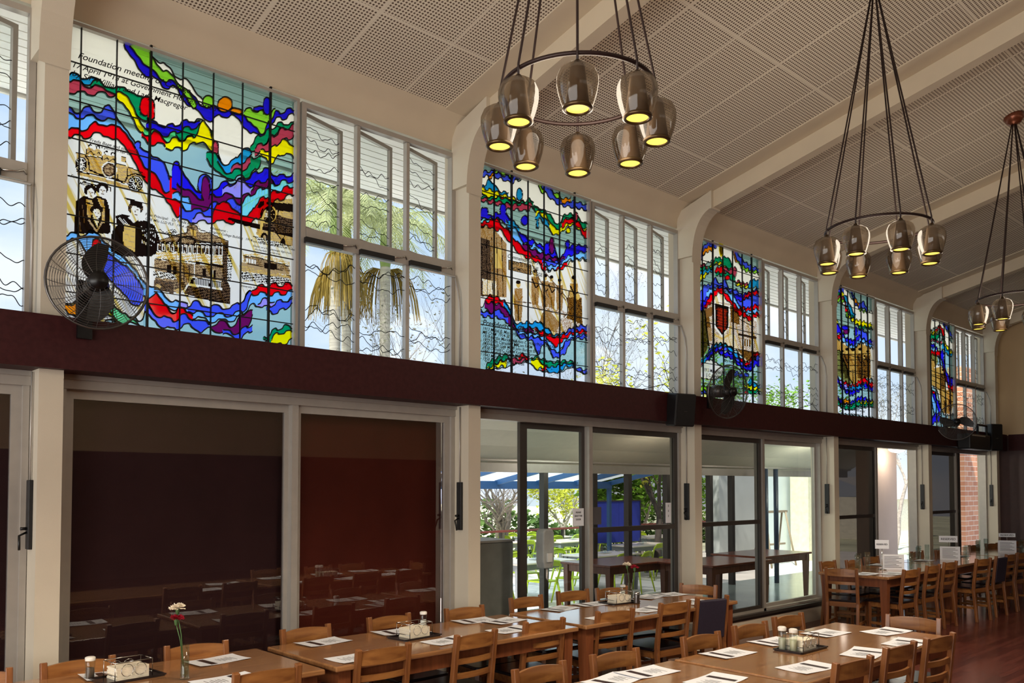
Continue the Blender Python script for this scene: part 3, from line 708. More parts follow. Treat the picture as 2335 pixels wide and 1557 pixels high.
Lw1 = [
 ('white', [(340, 100, 335), (420, 130, 350), (500, 160, 395), (560, 180, 405), (600, 200, 440), (650, 230, 520), (700, 260, 560), (780, 330, 560), (830, 360, 545), (900, 430, 540), (960, 480, 640), (1000, 480, 740), (1040, 490, 740), (1090, 530, 690), (1140, 560, 620), (1200, 540, 580), (1240, 520, 560), (1310, 490, 555)]),
 ('blue', [(545, 172, 178), (560, 180, 225), (600, 200, 275), (640, 250, 320), (680, 300, 345), (740, 345, 385), (780, 362, 392), (820, 395, 440), (860, 430, 480), (900, 460, 515), (940, 478, 530), (985, 475, 512), (1040, 485, 520), (1090, 505, 560), (1130, 550, 595), (1170, 580, 602), (1186, 520, 604), (1210, 500, 540), (1250, 495, 525), (1310, 480, 508)]),
 ('lime', [(575, 183, 190), (620, 205, 245), (660, 225, 300), (720, 300, 345), (780, 350, 372), (820, 385, 408), (860, 445, 485), (875, 470, 478)]),
 ('blob', 'lime', 925, 450, 26, 26), ('blob', 'orange', 1000, 462, 34, 32), ('blob', 'orange', 1050, 492, 26, 14), ('lime', [(1085, 490, 500), (1110, 485, 545), (1150, 488, 580), (1175, 500, 580), (1200, 490, 530), (1225, 490, 500)]), ('blob', 'blue', 1186, 468, 17, 40), ('blob', 'blue', 1150, 480, 25, 10),
 ('cyan', [(340, 335, 366), (400, 342, 366), (430, 358, 366)]), ('green', [(400, 366, 372), (430, 362, 390), (470, 372, 400), (540, 395, 420), (580, 395, 472), (620, 425, 512), (660, 470, 532), (690, 520, 530)]),
 ('rose', [(340, 362, 410), (400, 378, 412), (450, 390, 416), (500, 400, 418), (515, 410, 414)]), ('yellow', [(512, 405, 418), (560, 430, 480), (590, 470, 530), (620, 525, 590), (645, 560, 592)]), ('blob', 'red', 655, 470, 34, 42), ('blob', 'red', 672, 505, 18, 28),
 ('blue', [(650, 538, 556), (700, 546, 592), (750, 558, 600), (800, 545, 582), (850, 532, 568), (890, 545, 560)]), ('lgreen', [(640, 558, 592), (700, 588, 618), (740, 598, 634), (790, 582, 632), (800, 578, 628)]), ('green', [(780, 584, 608), (820, 572, 614), (870, 560, 604), (920, 556, 600), (945, 575, 612)]),
 ('red', [(632, 590, 612), (660, 590, 628), (700, 592, 640), (745, 622, 640)]), ('yellow', [(738, 622, 650), (800, 615, 662), (860, 606, 640), (900, 545, 625), (925, 550, 660), (945, 600, 682), (960, 640, 684)]), ('blob', 'rose', 957, 654, 15, 32),
 ('green', [(918, 672, 690), (940, 684, 732), (970, 690, 770), (1010, 752, 792), (1060, 750, 786), (1110, 704, 776), (1150, 690, 736), (1160, 700, 712)]), ('cyan', [(965, 692, 720), (1000, 722, 758), (1040, 712, 752), (1070, 672, 742), (1110, 662, 700), (1120, 672, 682)]), ('rose', [(1028, 742, 760), (1070, 722, 752), (1115, 700, 732)]),
 ('green', [(1112, 640, 668), (1150, 602, 652), (1200, 574, 612), (1240, 548, 578), (1310, 548, 575)]), ('rose', [(1135, 652, 682), (1180, 630, 676), (1220, 600, 652), (1260, 570, 625), (1310, 556, 600)]), ('yellow', [(1158, 672, 694), (1190, 662, 712), (1220, 650, 714), (1250, 624, 682)]),
 ('ray', [(335, 600, 1450), (400, 590, 1450), (450, 590, 1440), (500, 600, 1430), (550, 640, 1420), (600, 720, 1415), (640, 780, 1410), (680, 820, 1330), (720, 850, 1360), (800, 940, 1380), (850, 970, 1350), (950, 960, 1375), (1050, 960, 1370), (1110, 960, 1300), (1150, 920, 1285), (1200, 870, 1270), (1250, 850, 1270), (1310, 830, 1270)]),
 ('mid', [(338, 490, 526), (400, 480, 516), (450, 490, 522), (472, 478, 540), (490, 475, 560), (520, 515, 560), (545, 545, 570)]), ('lblue', [(338, 515, 578), (400, 518, 572), (450, 522, 548), (500, 535, 582), (540, 540, 600), (580, 590, 650), (605, 630, 656)]), ('red', [(338, 575, 606), (400, 562, 602), (430, 542, 596), (480, 552, 598), (520, 568, 622), (550, 572, 652), (600, 640, 722), (640, 712, 782), (680, 768, 832), (720, 800, 872), (760, 790, 902), (785, 830, 950), (805, 915, 960)]), ('blob', 'red', 768, 815, 15, 30),
 ('mid', [(605, 636, 650), (650, 680, 742), (700, 690, 790), (735, 740, 845), (755, 800, 842)]), ('blob', 'mid', 612, 640, 14, 14), ('blue', [(765, 740, 840), (790, 730, 850), (820, 782, 862), (860, 832, 895), (900, 842, 905), (950, 832, 882), (1000, 812, 862), (1060, 800, 832), (1110, 782, 822), (1150, 760, 812), (1180, 750, 802), (1240, 778, 812), (1310, 772, 802)]), ('blob', 'blue', 783, 745, 16, 32), ('blob', 'mid', 912, 815, 34, 42),
 ('purple', [(785, 805, 872), (830, 840, 932), (880, 875, 942), (930, 872, 938), (980, 862, 912), (1040, 862, 926), (1100, 848, 890), (1150, 808, 862), (1200, 800, 842), (1220, 815, 825)]), ('blob', 'purple', 915, 835, 20, 52), ('lilac', [(990, 842, 860), (1030, 815, 868), (1070, 802, 870), (1115, 822, 862)]), ('lblue', [(768, 862, 880), (800, 860, 905), (835, 868, 942), (850, 900, 940)]),
 ('aqua', [(1055, 905, 950), (1080, 892, 966), (1120, 860, 952), (1170, 832, 892), (1210, 820, 872), (1260, 806, 845), (1310, 800, 830)]), ('mid', [(800, 925, 978), (850, 928, 982), (900, 932, 972), (950, 902, 960), (1000, 892, 942), (1040, 888, 962), (1072, 902, 952)]), ('red', [(945, 950, 982), (975, 898, 985), (1000, 888, 980), (1040, 938, 986), (1080, 950, 990), (1115, 945, 990), (1140, 900, 972), (1180, 872, 932), (1230, 848, 892), (1310, 820, 860)]), ('lilac', [(855, 962, 980), (900, 950, 986), (945, 955, 978)]),
 ('lblue', [(340, 1042, 1070), (400, 1030, 1130), (460, 1060, 1180), (520, 1110, 1230), (580, 1180, 1300), (640, 1240, 1320), (720, 1300, 1352), (790, 1342, 1372), (850, 1352, 1402), (950, 1368, 1422), (1050, 1362, 1412), (1100, 1308, 1372), (1130, 1288, 1352), (1200, 1288, 1352), (1310, 1288, 1320)]), ('mid', [(430, 1080, 1130), (480, 1110, 1230), (540, 1160, 1300), (600, 1230, 1345), (640, 1290, 1345)]), ('blob', 'red', 430, 1090, 22, 30),
 ('yellow', [(330, 1340, 1362), (400, 1345, 1385), (470, 1362, 1402), (540, 1405, 1432)]), ('orange', [(320, 1345, 1385), (350, 1350, 1400), (380, 1372, 1390)]), ('lgreen', [(440, 1330, 1345), (480, 1320, 1372), (540, 1380, 1425), (590, 1425, 1440), (640, 1440, 1450)]),
 ('red', [(655, 1318, 1350), (690, 1302, 1392), (730, 1352, 1412), (770, 1380, 1424), (800, 1368, 1420), (850, 1382, 1416), (860, 1390, 1405)]), ('mid', [(645, 1348, 1386), (680, 1382, 1422), (720, 1402, 1442), (770, 1420, 1462), (810, 1400, 1446), (860, 1410, 1446), (900, 1430, 1472), (932, 1430, 1456)]), ('mid', [(835, 1352, 1372), (870, 1342, 1386), (940, 1358, 1396), (1010, 1362, 1396), (1050, 1352, 1390), (1095, 1315, 1362), (1120, 1285, 1300)]),
 ('red', [(1118, 1282, 1300), (1160, 1268, 1302), (1220, 1262, 1304), (1310, 1260, 1292)]), ('purple', [(938, 1442, 1452), (985, 1428, 1474), (1030, 1442, 1482), (1070, 1410, 1472), (1100, 1376, 1446), (1122, 1382, 1402)]), ('mid', [(990, 1468, 1482), (1040, 1474, 1496), (1080, 1462, 1492), (1122, 1432, 1462)]), ('blob', 'lilac', 815, 1352, 22, 14), ('lilac', [(1145, 1340, 1350), (1180, 1330, 1362), (1220, 1335, 1362)]), ('mid', [(1185, 1372, 1382), (1220, 1345, 1386), (1260, 1332, 1372), (1290, 1332, 1352)]), ('green', [(1170, 1504, 1514), (1210, 1472, 1520), (1250, 1450, 1510), (1310, 1452, 1480)]), ('yellow', [(1205, 1500, 1530), (1240, 1476, 1530), (1310, 1474, 1502)])]
stained(FX[1], 'stained glass panel painted with a vintage motor car, graduates and a verandahed house', Lw1, 1.946, 0, 0, P1, T1)

# ---- second panel: rowers, commemoration placard, list of presidents
Z3 = (2.78, 1060, 340)
P2 = []
A = P2.append
A((Z3, 'poly', 'mb', [(100, 480), (180, 500), (262, 600), (262, 940), (100, 930)])); A((Z3, 'poly', 'kd', [(100, 560), (160, 580), (170, 940), (100, 930)])); A((Z3, 'poly', 'o', [(180, 620), (235, 630), (235, 760), (180, 750)])); A((Z3, 'poly', 'o_', [(110, 820), (200, 840), (200, 930), (110, 920)]))
for i in range(5): A((Z3, 'line', 'k', [(105 + i * 32, 560), (110 + i * 33, 935)], 4))
A((Z3, 'poly', 'mb', [(278, 702), (418, 735), (418, 795), (278, 765)])); A((Z3, 'line', 'k', [(278, 702), (418, 735), (418, 795), (278, 765), (278, 702)], 4))
P2 += figure(Z3, 338, 830, 260, 'bm', 'b'); 
for cx, t, h in ((445, 760, 240), (508, 790, 230), (548, 800, 220), (600, 820, 210)): P2 += figure(Z3, cx, t, h, 'bm', 'k')
for a, b in (((425, 730), (530, 940)), ((490, 760), (660, 960)), ((555, 850), (640, 960)), ((450, 800), (515, 1000))): A((Z3, 'line', 'd', [a, b], 6))
A((Z3, 'line', 'd', [(310, 965), (420, 975)], 6)); A((Z3, 'poly', 'b_', [(430, 980), (640, 1030), (640, 1060), (430, 1010)]))
P2 += figure(Z3, 690, 800, 260, 'bo', 'k'); A((Z3, 'poly', 'bk', [(640, 940), (740, 940), (745, 1110), (630, 1100), (660, 1020)])); A((Z3, 'ell', 'o', (715, 935, 14, 20))); A((Z3, 'line', 'd', [(660, 900), (650, 1040), (600, 1090)], 8))
A((Z3, 'poly', 'bm', [(470, 1100), (490, 1040), (530, 1010), (550, 1040), (600, 1100), (590, 1170), (520, 1140)])); A((Z3, 'poly', 'b_', [(620, 1060), (740, 1110), (740, 1130), (560, 1200)]))
T2 = [('Commemoration 1947', 1156, 587, .050, .35), ('WHY IS THIS THE', 1163, 602, .046, .1), ('WOMENS COLLEGE', 1163, 614, .046, .1), ('Presidents of Council', 1099, 741, .075, .3)] + [
      (s_, 1099, 752 + i * 8.6, .042, .25) for i, s_ in enumerate(('1913 Mabel B. Mac Gregor BSc', 'MB CHM  1914-22', '1919 Bertha Mackintosh', '1922 Edith Campbell  MA', '1931 Freda Gale MSc', '1938 Donald C. Gunn', '1941 Harriet C. Cribb MA', '1943 Margaret Cribb  1968', '1958 Thea Cowper LLM OBE'))] + [
      (s_, 1158, 778 + i * 8.6, .040, .25) for i, s_ in enumerate(('1946 Edwin C. Webb PhD MA FRACI', '1971 BCom FASM', '1980 John Burnett BA BEcon', '1984 Kathleen Burnett', 'Jean Hill BA'))]
Lw2 = [
 ('white', [(95, 130, 270), (150, 160, 230), (200, 170, 260), (260, 190, 280), (320, 200, 330), (400, 180, 330), (440, 190, 370), (500, 230, 390), (560, 300, 480), (600, 330, 500), (620, 345, 430), (660, 360, 420), (700, 370, 410), (750, 380, 470)]),
 ('mid', [(95, 135, 165), (140, 140, 170), (190, 140, 175), (240, 165, 190), (270, 170, 200), (300, 180, 215), (330, 170, 190), (350, 160, 180)]), ('lime', [(190, 132, 145), (230, 130, 150), (280, 150, 170), (325, 160, 178)]), ('orange', [(148, 168, 172), (165, 160, 182), (188, 155, 166)]),
 ('cyan', [(95, 235, 260), (130, 225, 260), (160, 190, 265), (200, 240, 290), (240, 270, 300), (280, 270, 300)]), ('yellow', [(95, 235, 250), (130, 250, 300), (180, 260, 310), (240, 285, 310), (300, 300, 330), (340, 325, 350), (360, 330, 345)]), ('red', [(140, 295, 305), (180, 305, 328), (220, 300, 322), (250, 295, 310)]), ('green', [(95, 285, 300), (140, 300, 318), (260, 310, 340), (320, 330, 352), (370, 335, 350), (410, 315, 352), (440, 330, 372)]), ('rose', [(95, 300, 318), (160, 318, 340), (220, 330, 352), (280, 345, 378), (340, 350, 382), (400, 345, 388), (435, 340, 360)]), ('blob', 'cyan', 350, 285, 20, 38),
 ('lime', [(460, 200, 208), (480, 205, 260), (500, 240, 275), (530, 262, 280), (580, 275, 320), (620, 310, 335)]), ('mid', [(480, 208, 215), (510, 220, 268), (550, 262, 312), (600, 318, 350), (650, 330, 362), (700, 330, 368), (750, 345, 378)]), ('orange', [(618, 308, 335), (645, 312, 340), (675, 303, 322)]),
 ('green', [(430, 330, 345), (460, 370, 400), (500, 385, 420), (540, 410, 470), (570, 455, 500), (610, 470, 505), (630, 420, 480), (670, 410, 440), (710, 420, 450), (750, 460, 520)]), ('yellow', [(455, 390, 415), (500, 400, 440), (540, 450, 500), (570, 495, 540), (610, 500, 530), (640, 470, 500), (680, 455, 480), (720, 470, 500), (735, 490, 515)]), ('red', [(620, 460, 500), (650, 440, 470), (690, 445, 472), (730, 470, 500), (750, 505, 550)]), ('blob', 'rose', 705, 425, 16, 26), ('cyan', [(450, 420, 440), (475, 410, 440), (500, 430, 460), (540, 470, 510)]), ('blob', 'cyan', 465, 470, 8, 28), ('blob', 'yellow', 660, 515, 14, 18),
 ('ray', [(95, 490, 1000), (180, 480, 950), (250, 510, 970), (300, 560, 1080), (350, 620, 1110), (420, 690, 1100), (480, 720, 1110), (520, 770, 1150), (570, 760, 1180), (620, 755, 1170), (680, 710, 1130), (750, 700, 1120)]),
 ('blue', [(95, 420, 440), (110, 380, 440), (130, 372, 440), (155, 420, 440), (200, 405, 440), (235, 400, 440), (260, 390, 480), (290, 440, 490), (330, 490, 530), (380, 550, 590), (440, 580, 610), (500, 610, 650), (540, 580, 680), (560, 575, 690), (600, 690, 710), (640, 640, 690), (680, 610, 680), (750, 610, 660)]), ('blob', 'blue', 130, 400, 22, 32), ('blob', 'blue', 247, 380, 20, 36), ('blob', 'blue', 382, 450, 22, 30), ('blob', 'purple', 555, 610, 16, 52), ('blob', 'blue', 655, 600, 14, 26),
 ('aqua', [(95, 440, 462), (150, 440, 460), (200, 438, 460), (230, 440, 458)]), ('lblue', [(265, 450, 485), (320, 490, 580), (360, 560, 640), (400, 620, 640), (450, 600, 630), (500, 650, 670), (560, 680, 700), (620, 690, 710), (680, 670, 700), (750, 650, 690)]), ('cyan', [(280, 440, 490), (330, 470, 510), (350, 490, 520)]),
 ('red', [(95, 458, 480), (150, 455, 490), (200, 440, 510), (240, 480, 520), (280, 520, 580), (330, 580, 640), (380, 630, 680), (430, 660, 700), (470, 670, 720), (500, 690, 765), (520, 740, 772)]), ('red', [(560, 750, 765), (600, 740, 762), (640, 715, 748), (655, 700, 730)]), ('lblue', [(500, 710, 740), (550, 735, 762), (600, 725, 748), (640, 700, 720)]), ('mid', [(495, 695, 712), (540, 700, 735), (600, 710, 730), (630, 690, 706)]), ('purple', [(370, 590, 620), (420, 625, 660), (480, 655, 690), (540, 672, 698), (600, 695, 712), (640, 672, 690)]),
 ('red', [(130, 970, 975), (140, 935, 980), (180, 930, 970), (220, 945, 980), (255, 960, 1010), (265, 990, 1000)]), ('purple', [(130, 968, 1010), (160, 972, 1030), (200, 980, 1050), (240, 990, 1050), (280, 1020, 1100), (310, 1080, 1140), (330, 1130, 1155)]), ('mid', [(100, 1020, 1055), (140, 1030, 1060), (180, 1035, 1065), (215, 1010, 1065), (240, 1045, 1080), (280, 1060, 1100)]), ('cyan', [(250, 960, 985), (290, 1020, 1060), (330, 1100, 1130), (390, 1095, 1130), (440, 1100, 1130), (465, 1090, 1140), (520, 1130, 1160), (570, 1175, 1200), (600, 1170, 1190), (640, 1165, 1180)]),
 ('mid', [(325, 1130, 1160), (370, 1170, 1200), (430, 1190, 1215), (460, 1190, 1290), (475, 1200, 1290), (500, 1200, 1230), (540, 1220, 1260), (570, 1270, 1320), (610, 1280, 1310), (640, 1220, 1290), (680, 1190, 1210), (750, 1170, 1200)]), ('lblue', [(350, 1140, 1165), (400, 1160, 1185), (460, 1170, 1190), (520, 1190, 1220), (560, 1230, 1270), (600, 1230, 1280), (640, 1190, 1220), (700, 1170, 1190), (750, 1160, 1175)]), ('red', [(450, 1140, 1150), (480, 1150, 1175), (530, 1170, 1200), (575, 1190, 1250), (620, 1180, 1215), (680, 1150, 1175), (750, 1140, 1165)]), ('purple', [(370, 1130, 1150), (410, 1130, 1165), (440, 1140, 1160)]), ('mid', [(640, 1160, 1175), (690, 1125, 1155), (750, 1115, 1145)]),
 ('green', [(135, 1395, 1400), (150, 1350, 1390), (190, 1330, 1365), (230, 1310, 1340), (260, 1300, 1335), (295, 1330, 1340)]), ('yellow', [(150, 1385, 1395), (190, 1365, 1385), (235, 1345, 1375), (260, 1335, 1380), (270, 1345, 1360)]), ('rose', [(300, 1320, 1345), (330, 1330, 1368), (370, 1330, 1350), (400, 1320, 1335)]), ('red', [(345, 1310, 1330), (375, 1298, 1325), (415, 1322, 1335)]), ('green', [(420, 1330, 1345), (450, 1312, 1335), (500, 1330, 1370), (560, 1350, 1380), (620, 1340, 1360), (680, 1345, 1370), (700, 1365, 1400)]), ('yellow', [(425, 1345, 1375), (455, 1325, 1395), (490, 1350, 1385), (510, 1375, 1390)]), ('cyan', [(520, 1370, 1400), (545, 1380, 1430), (600, 1370, 1410), (650, 1355, 1375), (690, 1365, 1380)]), ('red', [(492, 1385, 1395), (508, 1378, 1404), (522, 1385, 1400)]), ('mid', [(690, 1375, 1395), (720, 1385, 1410), (750, 1395, 1415)]), ('frost', [(95, 1400, 1460), (250, 1385, 1460), (400, 1350, 1460), (470, 1400, 1480), (600, 1415, 1490), (680, 1385, 1500), (750, 1420, 1500)], .4)]
stained(FX[2], 'stained glass panel with standing rowers, a placard and a painted list of presidents', Lw2, 2.78, 1060, 340, P2, T2, wig=.011, lam=.095)

# ---- third panel: shield over a sepia building
Z4 = (3.244, 1560, 500)
P3 = []; A = P3.append
A((Z4, 'poly', 'b_', [(105, 640), (215, 610), (330, 620), (400, 650), (535, 760), (535, 1010), (470, 1060), (400, 980), (260, 920), (200, 930), (130, 1030), (105, 1020)]))
A((Z4, 'poly', 'kb', [(105, 690), (180, 700), (200, 820), (170, 960), (130, 1020), (105, 1010)])); A((Z4, 'poly', '_o', [(260, 840), (380, 860), (400, 970), (240, 920)])); A((Z4, 'poly', 'kb', [(430, 880), (520, 900), (520, 950), (430, 930)]))
for i in range(5): A((Z4, 'line', '_', [(440 + i * 18, 885 + i * 3), (440 + i * 18, 935 + i * 3)], 6))
A((Z4, 'line', 'k', [(340, 700), (520, 800)], 6)); A((Z4, 'poly', 'kb', [(340, 640), (400, 660), (410, 780), (345, 760)])); A((Z4, 'poly', 'bd', [(110, 680), (220, 640), (220, 700), (110, 760)])); A((Z4, 'poly', 'kd', [(400, 840), (535, 870), (535, 890), (400, 860)])); A((Z4, 'poly', 'kb', [(390, 960), (535, 980), (535, 1040), (470, 1050)])); A((Z4, 'line', 'k', [(400, 850), (530, 870)], 8)); A((Z4, 'poly', 'bm', [(170, 800), (200, 800), (205, 900), (165, 900)]))
A((Z4, 'poly', '_', [(215, 612), (338, 640), (336, 800), (280, 872), (222, 800)])); A((Z4, 'poly', 'k', [(228, 622), (328, 648), (326, 800), (280, 855), (232, 790)]))
A((Z4, 'poly', 'kr', [(246, 650), (312, 666), (310, 800), (280, 840), (250, 790)])); 
for i in range(7): A((Z4, 'poly', 'r', [(234 + 8 * (i % 2), 664 + i * 22), (280, 668 + i * 22), (322 - 8 * (i % 2), 682 + i * 22), (280, 684 + i * 22)]))
A((Z4, 'line', 'o', [(215, 780), (220, 850), (280, 885), (338, 850), (340, 790)], 14))
Lw3 = [
 ('white', [(100, 300, 350), (150, 260, 330), (220, 200, 300), (260, 190, 290), (330, 210, 330), (370, 230, 440), (420, 290, 470), (460, 350, 490), (540, 400, 480)]),
 ('mid', [(104, 260, 290), (130, 230, 290), (165, 180, 230), (205, 175, 205), (245, 180, 210)]), ('orange', [(140, 235, 260), (175, 205, 240), (225, 195, 225)]), ('orange', [(368, 220, 230), (380, 230, 300), (400, 290, 310)]), ('mid', [(378, 225, 240), (400, 250, 310), (450, 310, 360), (520, 350, 390)]), ('lime', [(400, 310, 320), (450, 350, 380), (500, 375, 390), (522, 375, 395)]),
 ('yellow', [(105, 430, 470), (140, 390, 440), (180, 370, 400), (200, 330, 350), (240, 300, 330), (290, 320, 345), (310, 340, 370)]), ('green', [(105, 370, 400), (150, 345, 375), (200, 350, 365), (240, 280, 320), (280, 290, 320), (310, 275, 350), (340, 300, 380), (370, 360, 430), (385, 430, 470)]), ('rose', [(105, 325, 370), (140, 330, 350), (180, 345, 360)]), ('rose', [(290, 335, 350), (330, 370, 400), (375, 350, 420), (395, 380, 400)]), ('cyan', [(110, 395, 425), (150, 375, 400), (220, 365, 385)]), ('red', [(232, 370, 380), (262, 350, 400), (300, 370, 400), (320, 420, 430)]), ('green', [(240, 390, 410), (300, 395, 420), (350, 400, 440), (380, 430, 470)]), ('blob', 'red', 325, 430, 18, 16), ('yellow', [(385, 465, 480), (430, 480, 500), (480, 490, 510)]), ('rose', [(395, 450, 462), (440, 465, 485), (500, 480, 495)]), ('cyan', [(480, 475, 500), (500, 450, 505), (530, 445, 500)]),
 ('ray', [(155, 650, 660), (200, 570, 1000), (265, 530, 920), (320, 590, 930), (400, 680, 980), (480, 740, 1060), (540, 700, 1000)]),
 ('mid', [(105, 590, 680), (150, 490, 650), (200, 480, 590), (235, 435, 530), (270, 475, 520), (310, 450, 560), (340, 510, 600), (390, 520, 640), (440, 560, 650), (530, 520, 660)]), ('blue', [(110, 640, 680), (150, 600, 670), (220, 520, 560), (260, 490, 505), (330, 520, 540), (410, 560, 600), (470, 540, 580), (530, 520, 550)]), ('lilac', [(280, 490, 510), (330, 530, 560), (360, 540, 590)]), ('lblue', [(170, 530, 580), (230, 500, 530), (300, 520, 560), (380, 570, 640), (430, 670, 700), (530, 650, 690)]),
 ('red', [(155, 640, 660), (200, 560, 620), (262, 505, 540), (300, 530, 570), (350, 590, 630), (400, 650, 700), (450, 690, 720), (500, 720, 755), (530, 690, 720)]), ('red', [(440, 580, 590), (480, 540, 570), (530, 530, 555)]), ('red', [(420, 640, 655), (470, 655, 675), (530, 630, 660)]),
 ('mid', [(120, 1080, 1120), (150, 1040, 1090), (180, 980, 1060), (210, 935, 1000), (265, 915, 960), (330, 930, 980), (380, 980, 1030), (430, 1040, 1090), (470, 1080, 1110), (530, 1000, 1060)]), ('cyan', [(120, 1050, 1090), (180, 1000, 1030), (230, 925, 945), (320, 930, 950), (370, 970, 1000), (440, 1040, 1060)]), ('red', [(118, 1090, 1125), (140, 1065, 1100), (165, 1080, 1090)]), ('red', [(215, 935, 960), (250, 955, 985), (290, 960, 980)]), ('red', [(400, 1000, 1010), (440, 1040, 1060), (475, 1060, 1080), (500, 1020, 1050), (530, 985, 1010)]), ('blue', [(170, 1020, 1060), (230, 950, 975), (300, 980, 1010), (360, 1000, 1030), (420, 1070, 1090), (490, 1080, 1120), (530, 1040, 1080)]),
 ('lime', [(125, 1235, 1260), (165, 1230, 1265), (200, 1245, 1260)]), ('mid', [(120, 1265, 1290), (200, 1265, 1290)]), ('yellow', [(440, 1220, 1240), (480, 1225, 1255), (535, 1240, 1262)]), ('green', [(440, 1245, 1270), (490, 1260, 1310), (535, 1260, 1280)]), ('cyan', [(480, 1190, 1225), (505, 1180, 1225), (535, 1220, 1240)]), ('blob', 'red', 465, 1282, 14, 14), ('mid', [(350, 1120, 1140), (400, 1130, 1160), (440, 1150, 1170)]), ('blob', 'mid', 465, 1150, 18, 14), ('white', [(110, 1110, 1170), (180, 1040, 1180), (240, 1060, 1180), (300, 1100, 1130)], .4), ('frost', [(110, 1290, 1340), (250, 1290, 1350), (400, 1290, 1370), (540, 1290, 1380)], .4)]
T3 = [('1913 Mary Blain MBE', 1604, 846, .055, .1), ('J. C. Genet', 1610, 858, .055, .1), ('E. Margaret Robinson', 1640, 812, .05, .1), ('Mary Hogan', 1648, 824, .05, .1), ('M. Hutton', 1640, 836, .05, .1)]
stained(FX[3], 'stained glass panel with a dark heraldic shield above a sepia building', Lw3, 3.244, 1560, 500, P3, T3, wig=.012, lam=.10, col=.006)
# coloured shields of the third panel
def shield(x_, z_, w, h, parts, root):
    for nm, c, sc in parts:
        s_ = MB(); P = [(-w, h), (w, h), (w, -.1 * h), (w * .6, -.6 * h), (0, -h), (-w * .6, -.6 * h), (-w, -.1 * h)]
        s_.prism([(x_ + a * sc, z_ + b * sc) for a, b in P], 1, D - .006 - .003 * (1 - sc), D - .004); s_.build(nm, c, root)
rt = [o for o in bpy.data.objects if o.name.startswith('stained_glass_panel')][-1]
w_ = onY(1560 + 270 / 3.244, 500 + 232 / 3.244, D)
shield(w_.x, w_.z, .045, .085, (('crest', GM['yellow'], 1.0), ('crest_field', GM['lilac'], .72)), rt)
# ---- fourth and fifth panels
Z5 = (3.707, 1880, 620)
P4 = []; A = P4.append
A((Z5, 'poly', 'bo', [(100, 560), (200, 640), (250, 650), (300, 600), (385, 640), (390, 900), (340, 890), (270, 930), (200, 950), (140, 900), (105, 870)]))
for (cx, t, h) in ((150, 660, 200), (190, 640, 260), (300, 640, 260), (340, 700, 200), (365, 660, 230)): P4 += figure(Z5, cx, t, h, 'kb', 'k')
P4 += figure(Z5, 240, 640, 300, 'ob', 'b')
for i in range(4): A((Z5, 'line', 'k', [(105, 700 + i * 45), (385, 690 + i * 50)], 6))
Lw4 = [('white', [(150, 130, 250), (200, 160, 330), (250, 250, 390), (300, 310, 420), (380, 330, 440)]), ('mid', [(105, 190, 215), (140, 125, 190), (170, 130, 180)]), ('lime', [(100, 225, 250), (140, 215, 245), (170, 230, 260), (190, 260, 290)]), ('green', [(105, 170, 220), (150, 190, 215), (190, 210, 260), (220, 320, 350), (250, 370, 400), (300, 440, 470), (380, 450, 475)]), ('yellow', [(140, 180, 205), (170, 170, 215)]), ('cyan', [(170, 180, 210), (200, 230, 300), (240, 320, 370), (270, 370, 400)]), ('rose', [(110, 200, 220), (160, 210, 230), (190, 250, 290)]), ('red', [(180, 290, 340), (205, 310, 350)]), ('yellow', [(210, 370, 385), (260, 400, 430), (310, 410, 450), (380, 430, 460)]), ('blob', 'lime', 200, 360, 12, 30),
 ('mid', [(225, 155, 165), (250, 190, 240), (290, 270, 300), (330, 250, 300), (370, 310, 340)]), ('orange', [(250, 210, 235), (285, 250, 280), (300, 260, 275)]), ('lime', [(300, 300, 320), (330, 320, 335), (365, 330, 345)]),
 ('ray', [(100, 560, 640), (150, 580, 700), (250, 640, 960), (330, 590, 900), (390, 640, 900)]), ('blue', [(95, 440, 500), (130, 450, 520), (170, 540, 580), (210, 560, 600), (260, 575, 620), (300, 520, 600), (340, 560, 600), (380, 570, 620)]), ('yellow', [(95, 400, 420), (120, 420, 450)]), ('red', [(95, 510, 540), (140, 540, 570), (160, 575, 590)]), ('lblue', [(140, 520, 560), (200, 590, 620), (250, 620, 645), (310, 560, 590), (380, 600, 630)]), ('blob', 'purple', 190, 495, 26, 30), ('blob', 'blue', 180, 470, 34, 18), ('blob', 'blue', 270, 500, 14, 40), ('mid', [(290, 480, 530), (330, 490, 560), (375, 540, 590)]),
 ('red', [(140, 910, 925), (190, 930, 960), (230, 950, 990), (280, 930, 960), (340, 890, 930), (390, 930, 970)]), ('lilac', [(110, 880, 905), (160, 930, 960), (210, 965, 1010), (260, 985, 1010)]), ('blue', [(110, 890, 930), (160, 960, 990), (220, 1010, 1040), (280, 970, 1020), (340, 940, 980), (385, 970, 1000)]), ('cyan', [(200, 970, 1000), (300, 960, 990), (350, 960, 980)]), ('blue', [(110, 1050, 1080), (160, 1080, 1110), (240, 1090, 1110), (280, 1060, 1090), (330, 1055, 1080), (390, 1080, 1100)]), ('green', [(115, 1090, 1120), (160, 1120, 1145), (230, 1130, 1165), (270, 1090, 1140), (330, 1110, 1130), (390, 1100, 1135)]), ('orange', [(160, 1070, 1090), (190, 1075, 1110), (225, 1080, 1095)]), ('yellow', [(290, 1090, 1105), (340, 1095, 1110), (390, 1090, 1110)]), ('frost', [(105, 1120, 1190), (200, 1165, 1200), (390, 1140, 1225)], .4)]
T4 = [('We are women', 1952, 929, .05, .1), ('in whom we trust', 1946, 937, .05, .1), ('and members of', 1938, 945, .05, .1)]
stained(FX[4], 'stained glass panel with a dark sepia crowd between two blue and red ribbons', Lw4, 3.707, 1880, 620, P4, T4, wig=.016, lam=.11, col=.008)
P5 = []; A = P5.append
